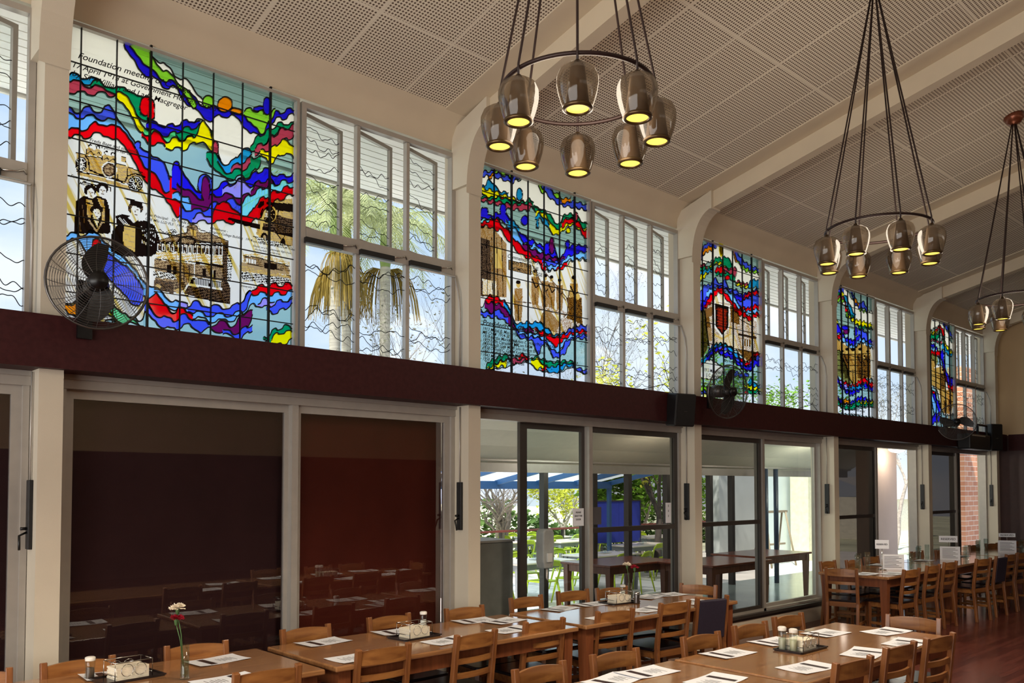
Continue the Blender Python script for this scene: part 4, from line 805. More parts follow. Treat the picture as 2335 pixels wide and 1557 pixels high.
A((Z5, 'poly', 'bo', [(890, 680), (950, 690), (960, 760), (920, 820), (895, 820)])); A((Z5, 'poly', 'bo', [(895, 820), (990, 800), (1030, 1000), (1088, 990), (1088, 1130), (1060, 1200), (990, 1190), (970, 1000), (895, 950)]))
for cx, t, h in ((1000, 820, 170), (1020, 1060, 130), (1060, 1050, 130)): P5 += figure(Z5, cx, t, h, 'kb', 'k')
for i in range(5): A((Z5, 'line', 'k', [(895, 830 + i * 40), (1085, 900 + i * 50)], 6))
Lw5 = [('white', [(888, 380, 500), (940, 400, 470), (990, 430, 470), (1030, 480, 620), (1080, 600, 660)]), ('mid', [(905, 380, 395), (940, 385, 410), (960, 390, 400)]), ('yellow', [(890, 500, 520), (930, 505, 525), (960, 500, 515)]), ('green', [(890, 525, 570), (940, 530, 560), (960, 530, 570), (990, 480, 500), (1010, 560, 600), (1030, 600, 640)]), ('red', [(945, 490, 510), (980, 455, 480), (1010, 490, 540), (1025, 530, 560)]), ('rose', [(895, 565, 580), (950, 570, 585), (980, 600, 615), (1000, 560, 600)]), ('yellow', [(1015, 570, 620), (1040, 620, 650), (1075, 670, 690)]), ('orange', [(1030, 440, 470), (1060, 480, 520)]), ('mid', [(1000, 420, 435), (1040, 460, 490), (1075, 520, 550)]), ('cyan', [(1000, 600, 640), (1050, 660, 700), (1075, 690, 710)]),
 ('ray', [(892, 690, 960), (950, 780, 1000), (1000, 790, 1190), (1088, 1000, 1200)]), ('blue', [(892, 600, 660), (940, 620, 680), (965, 660, 720), (1000, 690, 800), (1030, 820, 920), (1060, 890, 970), (1088, 890, 990)]), ('lblue', [(900, 640, 665), (950, 650, 690), (990, 740, 780), (1020, 830, 880)]), ('red', [(892, 660, 690), (940, 670, 700), (990, 680, 730), (1010, 790, 820), (1050, 940, 980), (1075, 960, 1005)]), ('blob', 'blue', 1000, 700, 14, 40),
 ('red', [(898, 975, 1000), (930, 1010, 1040), (955, 1040, 1070)]), ('blue', [(900, 1000, 1040), (940, 1040, 1090), (965, 1090, 1180), (985, 1160, 1200)]), ('lblue', [(900, 985, 1010), (930, 1060, 1190), (950, 1120, 1230), (975, 1200, 1240)]), ('blue', [(915, 1230, 1290), (950, 1190, 1260), (990, 1220, 1270)]), ('lime', [(1000, 1240, 1265), (1040, 1230, 1280)])]
stained(FX[5], 'stained glass panel at the far end of the hall, red arch over green', Lw5, 3.707, 1880, 620, P5, [], wig=.016, lam=.11, col=.008)
# ------------------------------------------------------------------ sliding doors below the band
zd0, zd1 = ZS + .005, ZB0 - .08
M['blind_red'] = mat('brown_blind_fabric', (132, 66, 50), .8, var=.12, scale=3, bump=.3, bscale=160)
M['blind_dark'] = mat('dark_blind_fabric', (82, 62, 66), .8, var=.12, scale=3, bump=.3, bscale=160)
M['paper'] = mat('white_paper', (232, 236, 244), .55, var=.02)
M['ink'] = mat('printed_ink', (34, 30, 36), .5, var=.1)
def leaf(parent, x0, x1, y, gm, fm, name='door_leaf', rail=None, w=.055):
    f = MB(); frame_mb(f, x0, x1, zd0 + .01, zd1, y - .018, y + .018, w, wt=.06)
    if rail: f.box(x0 + w, x1 - w, y - .018, y + .018, rail - .025, rail + .025)
    lf = f.build(name, fm, parent)
    zs_ = [zd0 + .07] + ([rail - .025, rail + .025] if rail else []) + [zd1 - .06]
    for a, b in zip(zs_[::2], zs_[1::2]):
        MB().quad((x0 + w, y, a), (x1 - w, y, a), (x1 - w, y, b), (x0 + w, y, b)).build('door_pane', gm, lf)
    return lf
doors = {}
for k in range(0, 6):
    fx = FX[k]; xa = fx + .03; xb = fx + S - FT - .004; xm = fx + XM_OFF
    fr = MB(); frame_mb(fr, xa, xb, zd0 - .004, zd1 + .04, D - .02, D + .1, .035)
    fr.box(xm - .025, xm + .025, D - .02, D + .1, zd0, zd1)
    d_ = struct('door_%d' % (k + 1), fr, M['alu']); doors[k] = d_
    if k in (0, 1):
        leaf(d_, xa + .035, xm - .0, D + .055, M['darkglass'], M['alu']); leaf(d_, xm + .0, xb - .035, D + .02, M['darkglass'], M['alu'])
    elif k == 2:
        leaf(d_, xm - .01, xb - .035, D + .02, M['screen'], M['alu_dark'], 'screen_door_leaf', rail=1.35)
        x5 = onY(1201, 1150, D).x
        leaf(d_, x5 - .045, xm + .02, D + .06, M['doorglass'], M['alu_dark'], w=.09)
    elif k == 3:
        leaf(d_, xa + .035, onY(1738, 1100, D).x, D + .02, M['screen'], M['alu_dark'], 'screen_door_leaf', rail=1.35, w=.06)
        leaf(d_, xm + .02, xb - .035, D + .06, M['doorglass'], M['alu'], w=.04)
    else:
        leaf(d_, xa + .035, onY((1999, 2190)[k - 4], 1100, D).x, D + .02, M['screen_dark'], M['alu_dark'], 'screen_door_leaf', rail=1.35)
# blinds lowered behind the closed doors
def blind(x0, x1, m, lab):
    r = empty('roller_blind', ((x0 + x1) / 2, D + .15, 0), 0, lab, 'blind')
    w = (x1 - x0) / 2
    MB().box(-w, w, -.004, .004, ZS + .0, 2.40).build('blind_cloth', m, r)
    MB().tube([(-w, 0, 2.42), (w, 0, 2.42)], .028, 10).build('roller', M['alu'], r)
    MB().box(-w, w, -.012, .012, ZS - .03, ZS).build('bottom_rail', M['alu_dark'], r)
blind(FX[0] + .03, FX[0] + S - .15, M['blind_dark'], 'dark blind lowered behind the glass door at the left edge, half out of frame')
blind(FX[1] + .03, FX[1] + XM_OFF - .002, M['blind_dark'], 'dark lowered blind behind the tall glass door under the motor car panel')
blind(FX[1] + XM_OFF + .003, FX[1] + S - .15, M['blind_red'], 'red-brown lowered blind behind the closed glass door beside the open doorway')
# brass-coloured crank boxes on the fins and door fittings
for k in range(1, 7):
    fx = FX[k]; x = fx - FT - .012; z = 1.62
    r = empty('window_winder', (x, D - .1, z), 0, ('black window winder box on the cream post beside the dark blind door', 'black window winder on the post between the blinds and the open doorway',
             'black window winder on the post left of the dining table end chair', 'black window winder on the post beside the grey doorway with the wooden table', 'black window winder on the post between the two dark screens',
             'black window winder on the last post before the far end wall')[k - 1], 'window winder')
    MB().box(-.012, .012, -.03, .03, -.2, .2).build('winder_case', M['blackmatt'], r, bevel=.004)
    MB().tube([(-.01, 0, -.1), (-.05, 0, -.12), (-.055, -.03, -.2)], .007, 6).tube([(-.01, 0, -.08), (-.045, 0, -.08)], .009, 8).build('crank_handle', M['black'], r)
    MB().tube([(.0, .0, .2), (.0, .0, ZB0 - z - .01)], .006, 6).build('drive_rod', M['alu'], r)
# hand sanitiser on the doorway glass
sd = onY(1238, 1255, D - .01)
r = empty('soap_dispenser', (sd.x, D - .03, sd.z), 0, 'grey wall dispenser fixed on the glass of the open doorway', 'dispenser')
MB().prism([(-.055, -.16), (.055, -.16), (.07, -.1), (.07, .17), (.05, .2), (-.05, .2), (-.07, .17), (-.07, -.1)], 1, -.06, .045).build('dispenser_body', mat('grey_plastic', (150, 154, 152), .3), r, bevel=.012)
MB().box(-.03, .03, -.075, -.058, -.1, -.02).build('push_lever', mat('pale_plastic', (196, 198, 194), .3), r)
MB().tube([(0, -.03, -.15), (0, -.03, -.25), (.01, -.04, -.27)], .01, 6).tube([(-.05, -.01, -.14), (.04, -.05, -.13)], .02, 8).build('drip_tray', M['alu'], r)
def notice(px0, px1, py0, py1, y, lab, lines, m=None, col=None):
    a = onY(px0, (py0 + py1) / 2, y); b = onY(px1, (py0 + py1) / 2, y); t = onY((px0 + px1) / 2, py0, y).z; u = onY((px0 + px1) / 2, py1, y).z
    r = empty('door_notice', ((a.x + b.x) / 2, y, (t + u) / 2), 0, lab, 'notice'); w = (b.x - a.x) / 2; h = (t - u) / 2
    MB().box(-w, w, -.0015, .0015, -h, h).build('notice_sheet', m or M['paper'], r)
    for i, (s_, z_) in enumerate(lines):
        tx = text_mesh(s_, h * .28, M['ink'], 0, 'CENTER'); tx.parent = r; tx.location = (0, -.003, h * z_)
notice(1306, 1331, 1159, 1199, D + .035, 'white notice taped to the glass beside the central door mullion', [('PLEASE', .45), ('SHUT THE', .05), ('DOOR', -.35)])
notice(1344, 1371, 1156, 1196, D + .012, 'grey-backed notice on the screen door right of the central mullion', [], mat('grey_card', (78, 76, 80), .6))
notice(1518, 1530, 1146, 1192, D + .012, 'narrow white strip notice at the right stile of the screen door', [('E', .6), ('E', .1), ('E', -.4)])

# ------------------------------------------------------------------ veranda, terrace, eaves
M['conc'] = mat('veranda_floor_concrete', (176, 190, 186), .18, var=.08, scale=2)
M['terr'] = mat('terrace_paving', (226, 220, 210), .7, var=.08, scale=2)
M['vceil'] = mat('veranda_ceiling_paint', (214, 206, 184), .6, var=.03)
YV = 8.9; XE2 = FX[6] + 1.0
struct('floor_veranda', MB().box(XW, XE2, D + .16, YV + .2, -.2, -.05), M['conc'])
struct('floor_terrace', MB().box(XW, XE2 + 8, YV + .2, 16.0, -.5, -.3), M['terr'])
vc = MB()
prof = [(D + .1, 2.62), (7.3, 2.60), (7.9, 2.50), (8.4, 2.33), (8.75, 2.14), (8.8, 2.10)]
for (a, b) in zip(prof[:-1], prof[1:]): vc.add([(XW, a[0], a[1]), (XE2, a[0], a[1]), (XE2, b[0], b[1]), (XW, b[0], b[1])], [(0, 1, 2, 3)], 0, True)
struct('ceiling_veranda', vc, M['vceil'])
bl = MB()
for i in range(14): bl.box(XW, XE2, D + .2 + i * .12, D + .206 + i * .12, 2.603, 2.612)
struct('trim_ceiling_boards', bl, mat('board_joint', (120, 112, 96), .8))
struct('trim_veranda_header', MB().box(XW, XE2, YV - .12, YV + .04, 1.99, 2.14).box(XW, XE2, YV - .2, YV + .1, 2.14, 2.2), M['alu'])
struct('trim_veranda_roof', MB().box(XW, XE2, D + .16, YV + .5, 2.68, 2.72).box(XW, XE2, YV + .4, YV + .5, 2.3, 2.72), mat('pale_roof_sheet', (214, 214, 208), .6))
vp = MB()
xs_ = [onY(px, 1200, YV - .05).x for px in (1240, 1353, 1432, 1520, 1618, 1668)]
for x in xs_: vp.box(x - .045, x + .045, YV - .1, YV, -.05, 2.0)
struct('trim_veranda_mullions', vp, M['alu_dark'])
vp = MB()
for px in (1747, 1770): p = onY(px, 1200, YV - .5); vp.tube([(p.x, YV - .5, -.05), (p.x, YV - .5, 2.12)], .045, 12)
struct('trim_veranda_poles', vp, mat('slate_blue_paint', (44, 54, 74), .4))
# eave soffit of narrow white boards
sf = MB(); ye0, ye1 = D + .14, 7.28
nb = 13
for i in range(nb):
    a = ye0 + (ye1 - ye0) * i / nb; b = ye0 + (ye1 - ye0) * (i + 1) / nb - .024
    za = 4.76 + .06 * i / nb
    sf.box(XW, XE + 3, a, b, za, za + .02)
struct('trim_eave_soffit', sf, mat('soffit_boards', (254, 251, 244), .6, var=.03))
struct('trim_eave_back', MB().box(XW, XE + 3, ye0, ye1, 4.85, 4.87), mat('soffit_shadow_gap', (90, 84, 76), .8))
struct('trim_eave_fascia', MB().box(XW, XE + 3, ye1, ye1 + .03, 4.79, 5.1), mat('fascia_paint', (232, 228, 216), .6))
# ground and garden beyond
def gmat():
    return mat('garden_ground', (196, 196, 164), .9, var=.25, scale=.6)
struct('ground', MB().box(-60, 90, 16.0, 120, -1.6, -1.2), gmat())
# dome lights under the veranda ceiling
dome = empty('ceiling_dome_light', (0, 0, 0))
MB().lathe([(.0, 0), (.20, 0), (.20, -.03), (.17, -.045)], n=24).build('rim', M['alu_dark'], dome)
MB().lathe([(.17, -.04), (.155, -.08), (.11, -.11), (.05, -.125), (.0, -.128)], n=24).build('diffuser', mat('lit_diffuser', (250, 250, 235), .4, emit=(255, 248, 224), es=1.6), dome)
pd = Proto(dome)
for (px, py, lab) in ((1452, 985, 'dome light under the veranda ceiling seen through the screen door'), (1797, 1010, 'lit dome light above the wooden table beyond the clear doorway'), (2010, 1030, 'dome light partly hidden by the dark screen, above the pink wall')):
    p = onZ(px, py, 2.61 if px < 1900 else 2.5); o_ = pd.make((p.x, min(p.y, 7.2), 2.60), 0, lab, cat='ceiling light')
    lo = light('dome_glow', 'POINT', (p.x, min(p.y, 7.2), 2.38), (0, 0, 0), 55 if px < 1900 else 12, (1.0, .95, .82), shadow_soft_size=.15)
# low grey cabinet standing inside the doorway
a = onY(1090, 1300, 5.95).x; b = onY(1146, 1300, 5.95).x
cb = empty('grey_cabinet', (0, 0, 0), 0, 'plain grey cabinet standing in the open doorway behind the dining chairs', 'cabinet')
MB().box(a - .2, b, 5.8, 6.25, -.05, 1.27).build('cabinet_body', mat('grey_laminate', (112, 116, 112), .5), cb, bevel=.008)
MB().box(a - .21, b + .01, 5.79, 6.26, 1.27, 1.29).build('cabinet_top', mat('grey_top', (140, 142, 138), .4), cb)
MB().box(a - .2, b - .02, 5.82, 6.2, -.05, .0).build('plinth', M['alu_dark'], cb)

# veranda dining tables of red-brown timber
M['jarrah'] = grain('red_brown_timber', (120, 62, 44), (150, 84, 60), .22, 0)
M['jarrah_leg'] = grain('red_brown_timber_leg', (120, 70, 52), (146, 92, 68), .4, 2)
def long_table(L, Wd, H=.75, name='veranda_table', mt=None, ml=None):
    r = empty(name, (0, 0, 0)); mt = mt or M['jarrah']; ml = ml or M['jarrah_leg']
    MB().box(-L / 2, L / 2, -Wd / 2, Wd / 2, H - .032, H).build('tabletop', mt, r, bevel=.008)
    ap = MB()
    for s in (-1, 1):
        ap.box(-L / 2 + .1, L / 2 - .1, s * (Wd / 2 - .06) - .011, s * (Wd / 2 - .06) + .011, H - .13, H - .032)
        ap.box(s * (L / 2 - .06) - .011, s * (L / 2 - .06) + .011, -Wd / 2 + .1, Wd / 2 - .1, H - .13, H - .032)
    ap.build('apron', ml, r)
    for sx_ in (-1, 1):
        for sy in (-1, 1):
            x, y = sx_ * (L / 2 - .075), sy * (Wd / 2 - .075); lg = MB(); w, v = .042, .027
            lg.add([(x - v, y - v, 0), (x + v, y - v, 0), (x + v, y + v, 0), (x - v, y + v, 0), (x - w, y - w, H - .13), (x + w, y - w, H - .13), (x + w, y + w, H - .13), (x - w, y + w, H - .13), (x - w, y - w, H - .032), (x + w, y - w, H - .032), (x + w, y + w, H - .032), (x - w, y + w, H - .032)],
                   [(0, 3, 2, 1), (0, 1, 5, 4), (1, 2, 6, 5), (2, 3, 7, 6), (3, 0, 4, 7), (4, 5, 9, 8), (5, 6, 10, 9), (6, 7, 11, 10), (7, 4, 8, 11), (8, 9, 10, 11)])
            lg.build('leg', ml, r)
    return r
vt = Proto(long_table(1.55, .95)); 
c1 = onZ(1742, 1270, .70)
vt.make((c1.x + .78, c1.y + .50, -.05), 0, 'wooden veranda table with tapered legs seen through the clear doorway', 'timber tables on the veranda', 'table')
c2 = onZ(1606, 1288, .70)
vt.make((c2.x + .72, c2.y + .3, -.05), 0, 'dark wooden veranda table behind the tall screen door', 'timber tables on the veranda', 'table')
c3 = onZ(1392, 1291, .70)
vt.make((c3.x + .80, c3.y + .50, -.05), 0, 'dark wooden veranda table behind the screen door with mid rail, beyond the carnations', 'timber tables on the veranda', 'table')
# neighbouring white wall and cream column beyond bay three, trestle against it
nw = MB(); a = onY(1640, 1150, 12.4).x; b = onY(1834, 1150, 12.4).x
nw.box(a, b + 1.0, 12.4, 12.6, -.3, 2.6, 0)
struct('wall_neighbour', nw, mat('white_rendered_wall', (206, 214, 212), .7, var=.06, scale=1.5))
cc = onY(1832, 1150, 11.9).x
struct('trim_cream_column', MB().box(cc, cc + .55, 11.75, 12.3, -.3, 2.6), mat('cream_render', (216, 208, 172), .7))
def at_floor(px, py, z=-.3): return onZ(px, py, z)
tr = empty('trestle', (onY(1765, 1200, 11.6).x, 11.6, -.3), 0, 'timber trestle frame standing against the white wall', 'trestle')
for sx_ in (-1, 1):
    for sy in (-1, 1): MB().tube([(sx_ * .62, sy * .28, 0), (sx_ * .5, sy * .05, 1.42)], .028, 6).build('leg', mat('weathered_timber', (150, 132, 108), .7), tr)
MB().box(-.6, .6, -.06, .06, 1.4, 1.46).build('top_beam', mat('weathered_timber_beam', (140, 122, 98), .7), tr)
MB().box(-.55, .55, -.02, .02, .55, .6).build('cross_rail', mat('weathered_rail', (150, 132, 108), .7), tr)
# pink rendered pier and brick wall beyond the last bays
pk = onY(1985, 1100, 7.6).x; pk2 = onY(2034, 1100, 7.6).x
struct('wall_pink_pier', MB().box(pk, pk2, 7.5, 7.9, -.3, 2.62), mat('pink_render', (208, 180, 164), .7, var=.05, scale=2))
def brick_mat():
    m, t, b = newmat('orange_brickwork')
    tc = t.nodes.new('ShaderNodeTexCoord'); mp = t.nodes.new('ShaderNodeMapping'); mp.inputs['Rotation'].default_value = (radians(90), 0, 0)
    br = t.nodes.new('ShaderNodeTexBrick'); br.inputs['Scale'].default_value = 1; br.inputs['Brick Width'].default_value = .34; br.inputs['Row Height'].default_value = .12; br.inputs['Mortar Size'].default_value = .008
    br.inputs['Color1'].default_value = srgb((214, 150, 112)) + (1,); br.inputs['Color2'].default_value = srgb((190, 122, 88)) + (1,); br.inputs['Mortar'].default_value = srgb((226, 206, 184)) + (1,)
    t.links.new(tc.outputs['Object'], mp.inputs[0]); t.links.new(mp.outputs[0], br.inputs[0]); t.links.new(br.outputs[0], b.inputs['Base Color']); b.inputs['Roughness'].default_value = .8
    return m
bx = onY(2196, 900, 7.45).x
struct('wall_brick', MB().box(bx, bx + 1.1, 7.45, 7.8, -.3, 4.7), brick_mat())
nb_ = empty('neighbouring_building', (onY(2065, 1150, 20).x, 20, -1.2), 0, 'pale outbuilding with corrugated roof seen through the fourth doorway', 'building')
MB().box(-2.2, 3.4, 0, 3, 0, 2.4).build('wall', mat('pale_cladding', (236, 230, 214), .7), nb_)
rr_ = MB(); rr_.add([(-2.5, -.4, 2.3), (3.8, -.4, 2.3), (3.8, 3.3, 3.6), (-2.5, 3.3, 3.6)], [(0, 1, 2, 3)]); rr_.build('roof', mat('corrugated_roof', (168, 164, 158), .5, bump=.4, bscale=30, stretch=(20, 1, 1)), nb_)

# blue awning frame over the terrace
aw = empty('terrace_awning', (0, 0, 0), 0, 'blue steel awning frame with pale roof sheets over the terrace', 'awning')
M['bluepaint'] = mat('blue_paint', (44, 84, 128), .45, var=.05)
xa_ = onY(1060, 1100, 12.6).x - 1.5; xb_ = onY(1392, 1100, 12.6).x
zb_ = 1.84
MB().box(xa_, xb_, 12.55, 12.65, zb_ - .1, zb_ + .06).build('front_beam', M['bluepaint'], aw)
for i in range(6):
    x = xa_ + (xb_ - xa_) * i / 5
    MB().obox(((x + .0), 11.0, 2.16), (.03, 0, 0), (0, 1.62, -.30), (0, .01, .05)).build('rafter', M['bluepaint'], aw)
sh = MB(); sh.add([(xa_, 9.3, 2.56), (xb_, 9.3, 2.56), (xb_, 12.9, 1.90), (xa_, 12.9, 1.90)], [(0, 1, 2, 3)]); sh.build('roof_sheet', glassmat('polycarbonate_sheet', (226, 238, 246), .7, .04), aw)
for x in (xb_ - .05, xa_ + .8): MB().box(x - .04, x + .04, 12.56, 12.64, -.3, zb_ - .1).build('post', M['bluepaint'], aw)
# railing at the terrace edge
rl = empty('terrace_railing', (0, 0, 0), 0, 'red-topped railing along the far edge of the terrace', 'railing')
MB().box(-2, 26, 15.4, 15.5, .66, .71).build('top_rail', mat('red_brown_rail', (122, 58, 46), .5), rl)
for i in range(13): MB().box(-1.5 + i * 2.2, -1.44 + i * 2.2, 15.42, 15.48, -.3, .66).build('post', M['alu_dark'], rl)
# blue pin-up boards
bp_ = empty('display_board', (onY(1410, 1170, 13.2).x, 13.2, -.3), 0, 'blue folding display board standing on the terrace', 'display board')
w = (onY(1462, 1170, 13.2).x - onY(1360, 1170, 13.2).x) / 2
tz = onY(1410, 1143, 13.2).z + .3
for sx_ in (-1, 1): MB().box(min(0, sx_ * w) + .005, max(0, sx_ * w) - .005, -.02, .02, .75, tz).build('board_panel', mat('blue_felt', (44, 62, 170), .8), bp_)
MB().box(-w, w, -.03, .03, tz, tz + .03).box(-w, -w + .03, -.03, .03, 0, tz).box(w - .03, w, -.03, .03, 0, tz).build('board_frame', M['alu_dark'], bp_)
# green moulded chairs and white-topped tables on the terrace
M['lime'] = mat('lime_green_plastic', (168, 190, 30), .4, var=.05)
def green_chair():
    r = empty('green_chair', (0, 0, 0))
    MB().prism([(-.2, -.2), (.2, -.2), (.22, .1), (.19, .2), (-.19, .2), (-.22, .1)], 2, .43, .455).build('seat', M['lime'], r, bevel=.008)
    for sx_ in (-1, 1):
        MB().tube([(sx_ * .25, .24, 0), (sx_ * .18, .17, .44)], [.014, .022], 6).build('leg', M['lime'], r)
        MB().tube([(sx_ * .25, -.27, 0), (sx_ * .19, -.18, .44)], [.014, .022], 6).build('leg', M['lime'], r)
    bk = MB(); P = [(-.19, -.18, .44), (-.215, -.22, .6), (-.21, -.25, .72), (-.15, -.275, .79), (0, -.285, .81), (.15, -.275, .79), (.21, -.25, .72), (.215, -.22, .6), (.19, -.18, .44)]
    bk.tube(P, .019, 6)
    bb = [(-.2, -.25, .70), (0, -.275, .72), (.2, -.25, .70)]; tt = [(-.17, -.268, .785), (0, -.287, .81), (.17, -.268, .785)]
    for a in range(2): bk.quad(bb[a], bb[a + 1], tt[a + 1], tt[a])
    bk.build('backrest', M['lime'], r); return r
gc = Proto(green_chair())
M['whitetop'] = mat('pale_laminate_top', (226, 214, 200), .25, var=.03); M['tubegrey'] = mat('grey_tube_leg', (124, 128, 132), .4, .3)
wt = Proto(long_table(1.5, .8, .74, 'terrace_table', M['whitetop'], M['tubegrey']))
gi = [0]
TT = [(1215, 1277), (1372, 1262), (1175, 1233), (1300, 1231), (1460, 1240), (1240, 1223), (1496, 1222)]
where_t = ['table nearest the doorway', 'table behind the mullion', 'table near the bare trunk', 'table under the awning edge', 'table beside the blue board', 'railing table', 'table under leafy tree']
jars = Proto(empty('table_caddy', (0, 0, 0)))
_r = jars.o
MB().box(-.12, .12, -.08, .08, 0, .01).build('tray', M['alu'], _r)
for q in range(4): MB().lathe([(0, .01), (.025, .01), (.028, .12), (.02, .14), (0, .14)], (-.08 + q * .052, .02 * (-1) ** q, 0), 8).build('jar', M['glass'], _r)
jars = Proto(_r)
for j, (px, py) in enumerate(TT):
    p = onZ(px, py, .44); wt.make((p.x, p.y, -.3), 0, 'pale terrace table: ' + where_t[j], 'white tables on the terrace', 'table')
    jars.make((p.x + .1, p.y, .4405), 0, 'condiment caddy on ' + where_t[j], 'caddies on the terrace tables', 'caddy')
    for (dx, dy, rz) in ((-.38, -.62, 0), (.36, -.6, .12), (-.36, .62, pi), (.38, .6, pi - .1)):
        side = 'near' if dy < 0 else 'far'; sd_ = 'left' if dx < 0 else 'right'
        gc.make((p.x + dx, p.y + dy, -.3), rz, 'lime green chair, %s side, %s seat, terrace %s' % (side, sd_, where_t[j]), 'lime green chairs on the terrace', 'chair')
# ------------------------------------------------------------------ dining tables and chairs
M['oak'] = grain('honey_brown_tabletop', (140, 96, 60), (172, 124, 80), .16, 0, coat=.7)
M['oak_leg'] = grain('brown_table_leg', (112, 62, 36), (134, 78, 46), .35, 2)
M['chairwood'] = grain('chair_wood', (120, 74, 38), (160, 108, 58), .32, 0)
M['chairleg'] = grain('chair_wood_upright', (108, 64, 36), (146, 94, 52), .32, 2)
M['seatpad'] = mat('black_vinyl_seat', (28, 22, 26), .22, var=.1)
M['navy'] = mat('dark_navy_upholstery', (38, 30, 48), .7, var=.15, scale=60)
def rail_mb(z0, z1, half, y0, bow, th=.018):
    mb = MB(); n = 8; fr_, bk = [], []
    for i in range(n + 1):
        u = -1 + 2 * i / n; x = half * u; y = y0 - bow * (1 - u * u)
        fr_.append((x, y + th / 2)); bk.append((x, y - th / 2))
    crown = lambda i: .012 * (1 - (-1 + 2 * i / n) ** 2) if z1 > .8 else 0
    for i in range(n):
        a, b, c, d = fr_[i], fr_[i + 1], bk[i + 1], bk[i]; t0, t1 = z1 + crown(i), z1 + crown(i + 1)
        mb.add([(a[0], a[1], z0), (b[0], b[1], z0), (c[0], c[1], z0), (d[0], d[1], z0), (a[0], a[1], t0), (b[0], b[1], t1), (c[0], c[1], t1), (d[0], d[1], t0)],
               [(0, 4, 5, 1), (2, 6, 7, 3), (4, 7, 6, 5), (0, 1, 2, 3)])
    return mb
def dining_chair(padded=False):
    r = empty('dining_chair', (0, 0, 0)); hw = .164
    MB().prism([(-.2, -.18), (.2, -.18), (.215, .2), (.19, .225), (-.19, .225), (-.215, .2)], 2, .432, .456).build('seat', M['seatpad'], r, bevel=.008)
    fm = MB().box(-.17, .17, .165, .185, .375, .432).box(-.17, .17, -.175, -.155, .375, .432).box(-.185, -.165, -.16, .17, .375, .432).box(.165, .185, -.16, .17, .375, .432)
    fm.build('seat_frame', M['chairwood'], r)
    for s in (-1, 1):
        MB().tube([(s * .18, .18, 0), (s * .178, .178, .43)], [.019, .024], 4, smooth=False).build('leg', M['chairleg'], r)
        lg = MB(); pr = [(-.215, 0), (-.175, .42), (-.18, .50), (-.225, .838), (-.258, .832), (-.215, .48), (-.21, .42), (-.248, 0)]
        lg.prism(pr, 0, s * (hw + .0) - .017 + s * .008, s * (hw + .0) + .017 + s * .008); lg.build('leg', M['chairleg'], r, bevel=.004)
    if padded:
        MB().prism([(-.188, .47), (-.203, .60), (-.232, .80), (-.212 - .02, .81), (-.262, .80), (-.236, .60), (-.222, .47)], 0, -hw + .01, hw - .01).build('padded_back', M['navy'], r, bevel=.006)
    else:
        rail_mb(.735, .815, hw - .008, -.232, .02).build('top_rail', M['chairwood'], r)
        rail_mb(.640, .675, hw - .006, -.214, .022).build('back_slat', M['chairwood'], r)
        rail_mb(.545, .580, hw - .006, -.200, .022).build('back_slat', M['chairwood'], r)
    for s in (-1, 1): MB().box(s * .178 - .009, s * .178 + .009, -.19, .17, .17, .2).build('stretcher', M['chairwood'], r)
    MB().box(-.17, .17, .17, .186, .24, .268).build('stretcher', M['chairwood'], r)
    return r
CH = Proto(dining_chair()); CP = Proto(dining_chair(True))
def chair(l, r_, lab, grp, side, proto=None, z=.838, snap=None):
    A = onZ(l[0], l[1], z); B = onZ(r_[0], r_[1], z); m = (A + B) / 2; a = atan2(B.y - A.y, B.x - A.x)
    if side == 'wall': a += pi
    if snap is not None: a = snap + (((a - snap + pi) % (2 * pi)) - pi) * .6
    # the back posts stand .24 behind the chair's centre
    cx = m.x + (-.243) * -1 * (-sin(a)); cy = m.y + .243 * cos(a)
    return (proto or CH).make((cx, cy, 0), a, lab, grp, 'chair')
TB = Proto(long_table(2.04, .85, .75, 'dining_table', M['oak'], M['oak_leg']))
YA = 4.665; YB = 2.64; YC_ = 4.58
for (x, y, lab, grp) in ((1.47, YA, 'wooden dining table with the tall carnation vase, cut by the photo edge', 'a'), (3.58, YA, 'wooden dining table below the closed dark doors, carrying one napkin caddy', 'a'), (5.70, YA, 'wooden dining table in front of the open doorway, carnations and papers on it', 'a'),
                         (3.10, YB, 'pale-shining wooden dining table at the bottom edge, front row', 'b'), (5.18, YB, 'wooden dining table of the front row with tray and scattered menus', 'b'),
                         (10.72, YC_, 'first table of the far row, beside the chair with its back to us', 'c'), (12.8, YC_, 'middle table of the far row with its own reserved sign', 'c'), (14.9, YC_, 'last table of the far row, near the end wall', 'c')):
    TB.make((x, y, 0), 0, lab, 'wooden dining tables', 'table')
g = 'wooden ladder-back dining chairs'
near = [((537, 1533), (683, 1512), 'ladder-back chair with its back to us by the tall carnation vase table'),
        ((815, 1480), (935, 1464), 'ladder-back chair with its back to us, directly below the napkin caddy tray'),
        ((1041, 1448), (1131, 1431), 'ladder-back chair, back to us, at the end of the caddy table near the bright reflection'),
        ((1200, 1416), (1284, 1407), 'ladder-back chair, back to us, at the joint of the two wall-side tables'),
        ((1364, 1392), (1443, 1386), 'ladder-back chair, back to us, below the second napkin caddy'),
        ((1512, 1373), (1567, 1367), 'ladder-back chair, back to us, beside the dark upholstered chair')]
for l, r_, lab in near: chair(l, r_, lab, g, 'near', snap=0)
chair((1590, 1361), (1659, 1356), 'chair with dark navy upholstered back among the wooden ones', 'padded-back dining chairs', 'near', CP, snap=-.1)
